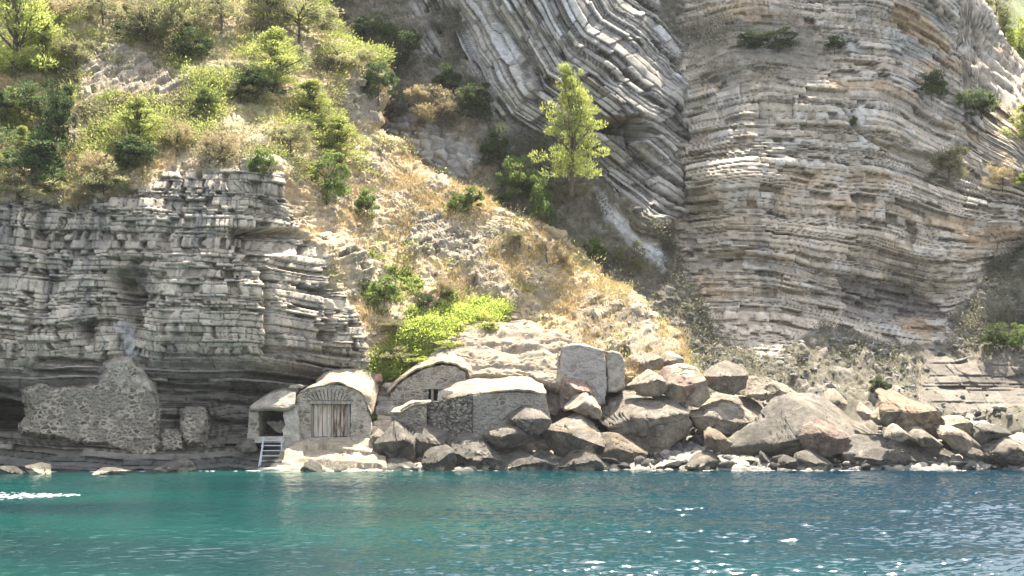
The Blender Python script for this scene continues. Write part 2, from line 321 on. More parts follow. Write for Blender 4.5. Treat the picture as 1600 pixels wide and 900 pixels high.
def build_B():
    p = axis([(380, 480, 8), (480, 1620, 1.55), (1620, 2000, 12)])
    b0 = axis([(-400, -15, 14), (-15, 645, 1.5), (645, 745, 7)])
    T = np.interp(p, [t[0] for t in Tp], [t[1] for t in Tp]) + fbm(p / 18, p * 0, 4, 4) * 7
    PP, B0 = np.meshgrid(p, b0)
    TT = T[None, :]
    # rows follow the photo rows where there is room, squeezed below the skyline on the right
    tail = 14; lo = 260.0
    QQ = np.where(TT < -1e6, B0, np.where(B0 < lo, TT + (B0 + 400) / (lo + 400) * (lo - TT), B0))
    Y = rbf(B_pts, PP, QQ)
    k = np.arange(tail, 0, -1)[:, None]
    PPt = np.repeat(PP[:1], tail, 0); QQt = QQ[:1] + 0 * k; Yt = Y[:1] + (k / tail) ** 1.3 * 26
    QQt = QQt + (k / tail) * 30
    PP = np.vstack([PPt, PP]); QQ = np.vstack([QQt, QQ]); Y = np.vstack([Yt, Y])
    for _ in range(2): Y[1:-1, 1:-1] = (Y[1:-1, 1:-1] * 2 + Y[:-2, 1:-1] + Y[2:, 1:-1] + Y[1:-1, :-2] + Y[1:-1, 2:]) / 6
    base = world(PP, QQ, Y); n = normals(base); X, Z = base[..., 0], base[..., 2]
    wx = PP + fbm(X / 2, Z / 2, 4, 140) * 22; wy = QQ + fbm(X / 2 + 9, Z / 2, 4, 141) * 18
    fold = inpoly([(745,-300),(1000,-300),(1030,20),(1062,80),(1066,180),(1055,330),(1035,345),(960,300),(930,240),(880,215),(830,215),(775,180),(740,120),(725,60)], wx, wy, 6)
    fold = np.maximum(fold, inpoly([(640,-20),(745,-20),(745,15),(640,22)], wx, wy, 8)); fold = np.maximum(fold, inpoly([(655,50),(690,50),(700,90),(665,95)], wx, wy, 6))
    slab = inpoly([(925,305),(945,310),(985,355),(1020,385),(1040,410),(1030,425),(990,400),(960,365),(930,330)], wx, wy, 5)
    right = inpoly([(1062,-300),(1700,-300),(1700,230),(1600,360),(1590,375),(1540,425),(1500,500),(1470,530),(1400,545),(1300,510),(1180,560),(1130,545),(1080,480),(1045,400),(1058,300),(1068,150)], wx, wy, 7)
    ledge = inpoly([(1440,580),(1480,566),(1800,560),(1800,625),(1500,650),(1440,628)], wx, wy, 6)
    path = inpoly([(640,180),(720,210),(760,250),(735,275),(680,270),(620,235),(600,200)], wx, wy, 8)
    scrubband = inpoly([(1070,25),(1250,30),(1300,90),(1260,140),(1130,130),(1075,90)], wx, wy, 14)
    scrub = np.clip(1 - fold - slab - right - ledge - path, 0, 1); scrub = np.maximum(scrub, scrubband * .75)
    wob = fbm(X / 6, Z / 6, 3, 107) * .4 + fbm(X / 1.3, Z / 1.3, 3, 108) * .06
    m_px = Y / FOC                                   # metres per photo pixel here
    # fold: steep limb on the left, 38 degree limb on the right, met at a kink line
    def lin(px, py, ang): a = math.radians(ang); return (PP - px) * -math.sin(a) + (QQ - py) * math.cos(a), (PP - px) * math.cos(a) + (QQ - py) * math.sin(a)
    # beds of the right limb bend with a large radius
    ang = np.radians(24 + 22 * ss(760, 1060, PP) + 0 * QQ)
    Rr = 620.0; cx, cy = 700.0, 600.0
    rr = np.hypot(PP - cx, QQ - cy); sA = -(rr - 520); tA = np.arctan2(PP - cx, cy - QQ) * 520
    sB, tB = lin(880, 85, 60)
    sA0 = sA
    kink = ss(-14, 14, (PP - 880) * .55 + (QQ - 85) * -.35 + 40 + 0 * PP)
    sA2, tA2 = lin(880, 85, 37); 
    curve = ((PP - 960) / 260.0); sA2 = sA2 - 26 * curve * curve; 
    sF = np.where(QQ > -999, np.minimum(sA2, sB * 1.0 + 0), 0); tF = np.where(sA2 < sB, tA2, tB)
    sF = -np.maximum(sA2, sB)
    sF = sF * .0485 + wob * .45; tF = tF * .0485
    hF, hbF, btF, gF = strata(sF, tF, .27, 2.0, 21, .16, .06); hF2, hbF2, btF2, gF2 = strata(sF + .5, tF, 1.0, 4.0, 22, .12, .08)
    d_f = hF * .50 + gF * .26 + hF2 * .75 + gF2 * .1 + fbm(X / 4, Z / 5, 4, 109) * .8 - .5
    # big cliff beds
    Fu = np.interp(PP, [700,1050,1110,1170,1230,1300,1360,1400,1450,1500,1560,1620,1800], [-30,30,12,-6,0,8,6,14,40,82,130,185,330])
    Fl = np.interp(PP, [700,1050,1150,1250,1350,1450,1500,1540,1620,1800], [-10,-6,0,10,34,56,50,30,-40,-120])
    wl = .85 * ss(150, 480, QQ); Fb = Fu * (1 - wl) + Fl * wl
    ker = np.ones(61) / 61
    Fb = np.apply_along_axis(lambda r: np.convolve(np.pad(r, 30, 'edge'), ker, 'valid'), 1, Fb)
    sR = -(QQ - Fb) * .0475 + wob * .9
    jog = (hsh(np.floor((X + fbm(X / 3, Z / 3, 2, 118)) / 3.1), np.floor(Z / 3), 119) - .5) * .35; hR, hbR, btR, gR = strata(sR + jog, X + wob, .30, 1.15, 31, .12, .05); hR2, hbR2, btR2, gR2 = strata(sR + .4, X - wob, 1.05, 3.5, 32, .12, .08)
    hR3, _, btR3, gR3 = strata(sR + .4, X - wob, 2.6, 9, 33, .0, .1)
    d_r = hR * .46 + gR * .20 + hR2 * .36 + gR2 * .12 + hR3 * .22 + fbm(X / 5, Z / 4, 5, 110) * .8 - .55
    def hollow(poly, dep, soft=5): return inpoly(poly, PP + fbm(X / 1.2, Z / 1.2, 3, 71) * 10, QQ + fbm(X / 1.2, Z / 1.2, 3, 72) * 6, soft) * dep
    d_f = d_f - hollow([(925,190),(1008,180),(1015,215),(985,222),(960,205),(925,205)], 2.4) - hollow([(930,240),(960,255),(1040,310),(1050,335),(1020,340),(960,290)], .6) - hollow([(862,85),(888,60),(900,80),(935,110),(975,120),(960,135),(910,105)], .6)
    d_f = d_f - hollow([(770,30),(800,60),(850,130),(840,140),(790,90)], .8) - hollow([(815,10),(860,60),(895,95),(880,100),(835,60)], .7)
    d_r = d_r - hollow([(1312,434),(1400,445),(1462,470),(1478,495),(1400,500),(1320,495)], .55, 9) - hollow([(1050,398),(1180,395),(1300,425),(1310,440),(1180,415),(1060,408)], .5, 3) - hollow([(1415,345),(1428,352),(1432,395),(1420,385)], 1.0, 3)
    d_r = d_r - hollow([(1340,208),(1400,225),(1455,248),(1450,262),(1390,240)], .8, 3) - hollow([(1525,40),(1560,110),(1545,110),(1515,55)], .9) - hollow([(1315,170),(1335,185),(1345,205),(1330,205)], .7, 3) - hollow([(1100,455),(1300,455),(1480,520),(1470,535),(1300,470),(1100,462)], .5, 3)
    # scrub slope and stones
    f1, f2, ci = cell(X * 2.0 + wob, Z * 2.6 + X * .2, 151); f1b, f2b, cib = cell(X * .8 + wob, Z * 1.1, 152)
    d_s = np.clip((f2 - f1) * 2, 0, 1) * .12 + ci * .18 + cib * .28 + fbm(X / 3, Z / 3, 5, 153) * .9
    hL, hbL, btL, gL = strata(-(QQ - (PP - 1440) * .02) * .041 + wob * .4, X + wob * 2, .42, 1.1, 41, .02, .06)
    d_l = cib * .25 + ci * .08 + hL * .30 + gL * .22 + fbm(X / 2, Z / 2, 3, 154) * .2
    f1c, f2c, cic = cell(X * 1.15 + wob, Z * 1.6 + X * .5, 155); d_p = np.clip((f2c - f1c) * 2.5, 0, 1) * .3 + cic * .4
    d = d_f * fold + d_r * np.clip(right - fold, 0, 1) + d_s * scrub + d_l * ledge + d_p * path * (1 - fold) + (hF * .3 + gF * .15) * slab
    d *= 1 - .6 * scrubband
    kf = np.clip(fold + right + ledge, 0, 1)[..., None]; nh = n * np.array([1, 1, 0]); nh /= np.linalg.norm(nh, axis=-1, keepdims=True); n = n * (1 - kf) + nh * kf
    V = base + n * d[..., None]
    g0 = fbm(X / 2.5, Z / 2.5, 4, 161); crack_shade = np.array([.085, .08, .075]); orange = np.array([.42, .29, .17])  # dark tone that paints crack shade into the bed grooves
    cf = np.stack([.33 + 0 * X, .30 + 0 * X, .255 + 0 * X], -1) * (.62 + .5 * hbF + .35 * btF)[..., None]
    cf = mix3(cf, np.array([.56, .55, .53]), ss(.72, .9, hbF2) * ss(.4, .8, hbF) * .8)
    cf = mix3(cf, crack_shade, ss(.85, .35, gF) * .9); cf = mix3(cf, np.array([.10, .085, .07]), hollow([(920,185),(1008,178),(1018,215),(985,226),(950,208),(920,205)], .8))  # bed grooves and the recess painted dark to deepen their shade
    cr = np.stack([.46 + 0 * X, .385 + 0 * X, .295 + 0 * X], -1) * (.66 + .36 * hbR + .34 * btR)[..., None]
    cr = mix3(cr, orange, ss(.05, .5, fbm(X / 3.5 + 2, Z / 2, 4, 163) + (btR2 - .6) * .6) * .62)
    cr = mix3(cr, np.array([.52, .50, .46]), ss(.55, .95, hbR * .5 + hbR2 * .5 + fbm(X, Z, 3, 164) * .3) * .6)
    cr = mix3(cr, crack_shade, ss(.60, .28, gR) * .7)  # crack shade painted along the bed grooves
    blu = ss(.05, .45, fbm(X / 4 + 5, Z / 4, 4, 165)) * ss(260, 60, QQ); cr = mix3(cr, np.array([.27, .29, .29]), blu * .45)
    st = ss(.2, .5, fbm(X / 1.2, Z / 6, 4, 166)); cr = mix3(cr, np.array([.15, .15, .14]), st * .35)
    cr = mix3(cr, np.array([.13, .12, .11]), hollow([(1312,434),(1400,445),(1462,470),(1478,495),(1400,500),(1320,495)], .55))  # low cave painted darker, its shade put into the colour
    cr = mix3(cr, orange * 1.1, hollow([(1395,0),(1430,10),(1480,60),(1490,80),(1440,70),(1400,40)], .8) + hollow([(1100,0),(1200,0),(1200,40),(1110,30)], .5) + hollow([(1480,345),(1550,370),(1560,400),(1500,385)], .6) + hollow([(1400,498),(1450,500),(1450,530),(1405,520)], .6))
    cs = mix3(mix3(np.array([.13, .115, .082]), np.array([.22, .195, .16]), ss(.75, .95, ci)), np.array([.20, .17, .125]), ss(0, .5, g0) * .7)
    cs = mix3(cs, np.array([.30, .255, .17]), inpoly([(640,130),(720,150),(780,280),(760,330),(700,290),(640,200)], wx, wy, 15) * .6)
    cL = np.stack([.165 + 0 * X, .142 + 0 * X, .115 + 0 * X], -1) * (.75 + .5 * hbL)[..., None]
    cp = np.stack([.33 + 0 * X, .31 + 0 * X, .28 + 0 * X], -1) * (.7 + .6 * cic)[..., None]
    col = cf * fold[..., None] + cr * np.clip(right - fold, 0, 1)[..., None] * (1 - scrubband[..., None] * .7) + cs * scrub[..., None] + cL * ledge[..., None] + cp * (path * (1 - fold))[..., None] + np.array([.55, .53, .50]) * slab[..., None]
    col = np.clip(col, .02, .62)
    s = Sheet(); s.V, s.p, s.q, s.n, s.scrub, s.ledge = V, PP, QQ, n, scrub, ledge
    s.sp = (800 + V[..., 0] / V[..., 1] * FOC).ravel(); s.sq = (HOR - (V[..., 2] - CAM_H) / V[..., 1] * FOC).ravel()
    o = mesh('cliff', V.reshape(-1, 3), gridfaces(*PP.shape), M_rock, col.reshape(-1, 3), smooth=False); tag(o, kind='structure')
    return s
SB = build_B()

# ---- far hill beyond the skyline at upper right
def build_far():
    p = axis([(1300, 2300, 14)]); q = axis([(-60, 330, 12)]); PP, QQ = np.meshgrid(p, q)
    top = np.interp(PP, [1300,1480,1540,1570,1600,1640,1800,2300], [-90,-80,-60,-45,-30,-5,60,180])
    QQ = top + (QQ + 60) / 390 * (360 - top)
    Y = 175 - (QQ - top) * .13; base = world(PP, QQ, Y); X, Z = base[..., 0], base[..., 2]
    V = base.copy(); V[..., 1] -= fbm(X / 6, Z / 6, 4, 200) * 4; V[..., 2] += fbm(X / 5, Z / 5, 4, 201) * 1.5
    col = mix3(np.array([.16, .18, .08]), np.array([.34, .31, .24]), ss(-.1, .4, fbm(X / 4, Z / 4, 4, 202)))
    back = V[:1].copy(); back[..., 1] += 30; back[..., 2] -= 10; V = np.vstack([back, V]); col = np.vstack([col[:1], col])
    o = mesh('far_hill', V.reshape(-1, 3), gridfaces(*V.shape[:2]), M_rock, col.reshape(-1, 3)); tag(o, kind='structure')
build_far()

# ---- shore: shingle and bedrock bench the boulders lie on
def shore_z(X, Y):
    p = X / Y * FOC + 800
    z = np.interp(Y, [60, 67, 70.9, 73, 78.6, 84, 92], [-3, -.9, -.05, .5, 1.9, 3.5, 6.3])
    return z - 1.0 * ss(560, 420, p)
def build_shore():
    x = axis([(-45, -12, 2), (-12, 31, .12), (31, 60, 2)]); y = axis([(60, 66, 1), (66, 86, .14), (86, 92, 1)])
    X, Y = np.meshgrid(x, y); f1, f2, ci = cell(X * 1.6, Y * 1.6, 301); f1b, f2b, cib = cell(X * .6, Y * .7, 302)
    Z = shore_z(X, Y) + np.clip((f2 - f1) * 2, 0, 1) * .14 + ci * .16 + cib * .3 - .25 + fbm(X / 2, Y / 2, 4, 303) * .25
    col = mix3(np.array([.20, .19, .17]), np.array([.42, .36, .28]), ss(.4, .9, ci)); wet = ss(.25, -.05, Z); col = mix3(col, np.array([.09, .09, .08]), wet * .8)
    o = mesh('shore_ground', np.stack([X, Y, Z], -1).reshape(-1, 3), gridfaces(*X.shape), M_rock, col.reshape(-1, 3), smooth=False); tag(o, kind='structure')
build_shore()

# ---- sea
def build_water():
    m, nt, b = new_mat('sea_water'); L = nt.links.new
    geo = N(nt, 'ShaderNodeNewGeometry'); sep = N(nt, 'ShaderNodeSeparateXYZ'); L(geo.outputs['Position'], sep.inputs[0])
    mp = N(nt, 'ShaderNodeMapping'); mp.inputs['Scale'].default_value = (.05, .10, .1); L(geo.outputs['Position'], mp.inputs[0])
    n1 = N(nt, 'ShaderNodeTexNoise'); n1.inputs['Scale'].default_value = 1; n1.inputs['Detail'].default_value = 5; L(mp.outputs[0], n1.inputs['Vector'])
    cr = N(nt, 'ShaderNodeValToRGB'); e = cr.color_ramp.elements
    e[0].position = .36; e[0].color = (.001, .021, .026, 1); e[1].position = .66; e[1].color = (.001, .058, .049, 1)
    L(n1.outputs[0], cr.inputs[0])
    mrx = N(nt, 'ShaderNodeMapRange'); mrx.inputs[1].default_value = -12; mrx.inputs[2].default_value = 16; L(sep.outputs[0], mrx.inputs[0])
    mxx = N(nt, 'ShaderNodeMix', data_type='RGBA'); L(mrx.outputs[0], mxx.inputs[0]); L(cr.outputs[0], mxx.inputs[6]); mxx.inputs[7].default_value = (.001, .021, .038, 1); L(mxx.outputs[2], b.inputs['Base Color'])
    b.inputs['Roughness'].default_value = .07; b.inputs['IOR'].default_value = 1.33; b.inputs['Specular IOR Level'].default_value = .5
    # ripples as fine bump on top of the modelled waves
    mp2 = N(nt, 'ShaderNodeMapping'); mp2.inputs['Scale'].default_value = (2.6, 4.2, 1); L(geo.outputs['Position'], mp2.inputs[0])
    n2 = N(nt, 'ShaderNodeTexNoise'); n2.inputs['Scale'].default_value = 1.6; n2.inputs['Detail'].default_value = 4; L(mp2.outputs[0], n2.inputs['Vector'])
    bp = N(nt, 'ShaderNodeBump'); bp.inputs['Strength'].default_value = .5; bp.inputs['Distance'].default_value = .05
    L(n2.outputs[0], bp.inputs['Height']); L(bp.outputs[0], b.inputs['Normal'])
    # wave surface: rows get denser with distance so each is about a pixel
    y = 1 / np.linspace(1 / 22.5, 1 / 80, 760); a = np.linspace(-.60, .60, 1150); AA, Y = np.meshgrid(a, y); X = AA * Y
    p = AA * FOC + 800; calm = .60 + .55 * ss(300, 1250, p + fbm(X / 5, Y / 5, 3, 400) * 160 - (Y - 40) * 2)
    gust = .8 + .5 * fbm(X / 7, Y / 4, 3, 401)
    def ridg(v): return 1 - np.abs(v)
    Z = fbm(X / 2.3 + Y * .1, Y / 1.3, 2, 402) * .045 + fbm(X / .42, Y / .20, 3, 403) * .046 * gust + ridg(fbm(X / .66 + Y * .3, Y / .30, 2, 404)) * .050 * gust
    Z = Z * calm * (.35 + .65 * ss(74, 66, Y)) - .03
    V = np.stack([X, Y, Z], -1)
    o = mesh('sea', V.reshape(-1, 3), gridfaces(*X.shape), m); tag(o, kind='structure')
    # the rest of the sea round it, a few centimetres lower
    ring = [(-900,-500,-.12),(900,-500,-.12),(900,140,-.12),(-900,140,-.12)]
    o = mesh('sea', ring, [(0, 1, 2, 3)], m); tag(o, kind='structure')
build_water()
# ------------------------------------------------------------------ boulders
def ico(sub):
    bm = bmesh.new(); bmesh.ops.create_icosphere(bm, subdivisions=sub, radius=1.0)
    V = np.array([v.co[:] for v in bm.verts]); F = np.array([[v.index for v in f.verts] for f in bm.faces]); bm.free(); return V, F
ICO = {k: ico(k) for k in (2, 3, 4, 5, 6)}
_ys = np.linspace(66, 90, 400); _qs = HOR - (np.interp(_ys, [60, 66, 69.6, 72, 78, 84, 92], [-3, -.9, -.05, .55, 2.0, 3.6, 6.3]) - CAM_H) * FOC / _ys
def row_to_Y(q): return float(np.interp(-q, -_qs, _ys))
STONE = {'grey': (.195, .165, .128), 'pale': (.30, .25, .185), 'brown': (.21, .155, .10), 'dark': (.10, .09, .076), 'red': (.21, .145, .11), 'ochre': (.29, .23, .15), 'slate': (.155, .137, .112)}
def boulder(label, poly, col='grey', split=.5, tf=.75, Y=None, seed=0, sub=5, rough=1.0, cat='boulder', group=None, name='boulder', lean=.85, k=.45, beds=0, wetk=1.0, cut=11, col2=None):
    poly = np.array(poly, float); a = poly; b = np.roll(poly, -1, 0)
    ar = (a[:, 0] * b[:, 1] - b[:, 0] * a[:, 1]); A = ar.sum() / 2
    cx = ((a[:, 0] + b[:, 0]) * ar).sum() / (6 * A); cy = ((a[:, 1] + b[:, 1]) * ar).sum() / (6 * A)
    w = np.ptp(poly[:, 0]); hgt = np.ptp(poly[:, 1])
    Yb = row_to_Y(poly[:, 1].max()) if Y is None else Y
    m = Yb / FOC; T = tf * .78 * (0.55 * w + .45 * hgt) * m; Yc = Yb + T * .8; m = Yc / FOC
    sub = 6 if (sub == 5 and w > 75) else sub; D, F = ICO[sub]; ph = np.arctan2(D[:, 2], D[:, 0]); rho = np.hypot(D[:, 0], D[:, 2])
    # outline radius by direction from the centroid
    px, py = (poly[:, 0] - cx) * m, -(poly[:, 1] - cy) * m
    tt = np.linspace(-math.pi, math.pi, 361); R = np.zeros(361)
    n = len(poly)
    for i in range(n):
        x1, y1, x2, y2 = px[i], py[i], px[(i + 1) % n], py[(i + 1) % n]
        den = np.cos(tt) * (y2 - y1) - np.sin(tt) * (x2 - x1); num = x1 * (y2 - y1) - y1 * (x2 - x1)
        r = num / np.where(abs(den) < 1e-9, 1e-9, den)
        hx, hy = r * np.cos(tt), r * np.sin(tt); u = ((hx - x1) * (x2 - x1) + (hy - y1) * (y2 - y1)) / ((x2 - x1) ** 2 + (y2 - y1) ** 2 + 1e-12)
        R = np.where((r > 0) & (u > -.001) & (u < 1.001), np.maximum(R, r), R)
    R = np.maximum(R, .05); Rv = np.interp(ph, tt, R)
    rr = Rv * rho ** k; x = rr * np.cos(ph); z = rr * np.sin(ph)
    h = (z - z.min()) / (np.ptp(z) + 1e-9); ay = np.abs(D[:, 1]) ** .5
    spl = np.clip(split + .16 * fbm(D[:, 0] * 2.2 + seed, D[:, 2] * .5, 3, seed), .12, .92); hs_ = np.clip((h - spl) / (1.0 - spl), 0, 1); shift = T * lean * 1.75 * hs_; thk = T * (1 - .62 * hs_) * np.where(h < spl, .42 + .58 * h / spl, 1)
    y = shift + np.where(D[:, 1] < 0, -ay * thk, ay * np.maximum(thk, T * .5))
    V = np.stack([x, y, z], -1); rs = np.random.RandomState(seed * 13 + 7)
    for i in range(cut):                                   # flat fracture faces
        nn = np.array([rs.uniform(-.8, .8), rs.uniform(-.6, -.2) if i % 2 else rs.uniform(-1, -.6), rs.uniform(.8, 1.2) if i % 2 else rs.uniform(-.6, -.05)]); nn /= np.linalg.norm(nn)
        d = V @ nn; c = np.percentile(d, rs.uniform(76, 94)); V = V - nn * (np.maximum(d - c, 0) * .97)[:, None]
    for ax, ext in ((0, (px.min(), px.max())), (2, (py.min(), py.max()))):
        a0, a1 = V[:, ax].min(), V[:, ax].max(); V[:, ax] = ext[0] + (V[:, ax] - a0) / (a1 - a0) * (ext[1] - ext[0])
    V[:, (0, 2)] *= 1.03
    s = .5 * (w + hgt) * m; q0 = rs.rand(3) * 50
    nd = V / np.linalg.norm(V, axis=1, keepdims=True)
    f = 1.0 / max(s, .4)
    nse = fbm3(V[:, 0] * f * 2 + q0[0], V[:, 1] * f * 2 + q0[1], V[:, 2] * f * 2 + q0[2], 5, seed + 1, .55)
    rid = 1 - np.abs(fbm3(V[:, 0] * 1.6 + q0[1], V[:, 1] * 1.6, V[:, 2] * 1.6 + q0[0], 4, seed + 2)) * 3
    V = V + nd * ((nse * .13 * s * rough).clip(-.4, .4) + np.clip(rid, -1.5, 1) * .07 * rough + fbm3(V[:, 0] * 4.5, V[:, 1] * 4.5, V[:, 2] * 4.5, 3, seed + 6) * .08 * rough)[:, None] * (.45 + .55 * (1 - rho[:, None] ** 6))
    cx_, cz_ = V[:, 0] * .62 + q0[0] + nse * .5, (V[:, 2] + V[:, 1] * .6) * .75 + q0[1] + nse * .4; f1, f2, _ = cell(cx_, cz_, seed); V = V - nd * ((1 - ss(0, .06, f2 - f1)) * .16 * min(1, s / 2))[:, None]
    if beds:
        a_ = math.radians(beds); sb = -V[:, 0] * math.sin(a_) + V[:, 2] * math.cos(a_); hB, _, tB, gB = strata(sb + fbm3(V[:, 0], V[:, 1], V[:, 2], 3, seed) * .15, V[:, 0], .22, 2.5, seed + 5)
        V = V + nd * ((hB - .5) * .12 + gB * .08)[:, None]
    cen = np.array(P(cx, cy, Yc)); Wd = V + cen
    c = np.array(STONE[col]) * (0.85 + .3 * rs.rand())
    v1 = fbm3(Wd[:, 0] * 1.1, Wd[:, 1] * 1.1, Wd[:, 2] * 1.1, 4, seed + 3); cc = c[None] * (1 + .35 * v1)[:, None]
    if col2: cc = mix3(cc, np.array(STONE[col2]), ss(.0, .35, fbm3(Wd[:, 0] * .8, Wd[:, 1] * .8, Wd[:, 2] * .8, 3, seed + 8)))
    cc = mix3(cc, np.array([.36, .33, .27]), ss(.25, .5, fbm3(Wd[:, 0] * 2.3, Wd[:, 1] * 2.3, Wd[:, 2] * 2.3, 3, seed + 4)) * .5)
    wet = ss(.75, .2, Wd[:, 2] + v1 * .3) * wetk; cc = mix3(cc, np.array([.075, .072, .06]), wet * .7)
    crust_shade = ss(3.0, .7, Wd[:, 2] + v1 * 1.2) * ss(-.6, .1, fbm3(Wd[:, 0] * .9, Wd[:, 1] * .9, Wd[:, 2] * .9, 3, 55)) * wetk; cc = mix3(cc, np.array([.085, .075, .06]), crust_shade * .8)  # dark splash-zone crust, strengthened to paint extra shade on boulder fronts
    salt = ss(.22, .12, Wd[:, 2]) * ss(-.1, .3, fbm(Wd[:, 0] * 2.2, Wd[:, 1] * 2, 2, 77)); cc = mix3(cc, np.array([.50, .46, .33]), salt * .8)
    o = mesh(name, Wd, F, M_boulder, cc, loc=(cen[0], cen[1], cen[2] + V[:, 2].min()), smooth=sub >= 5)
    return tag(o, label, cat, group)
G = 'fallen boulders along the shore'
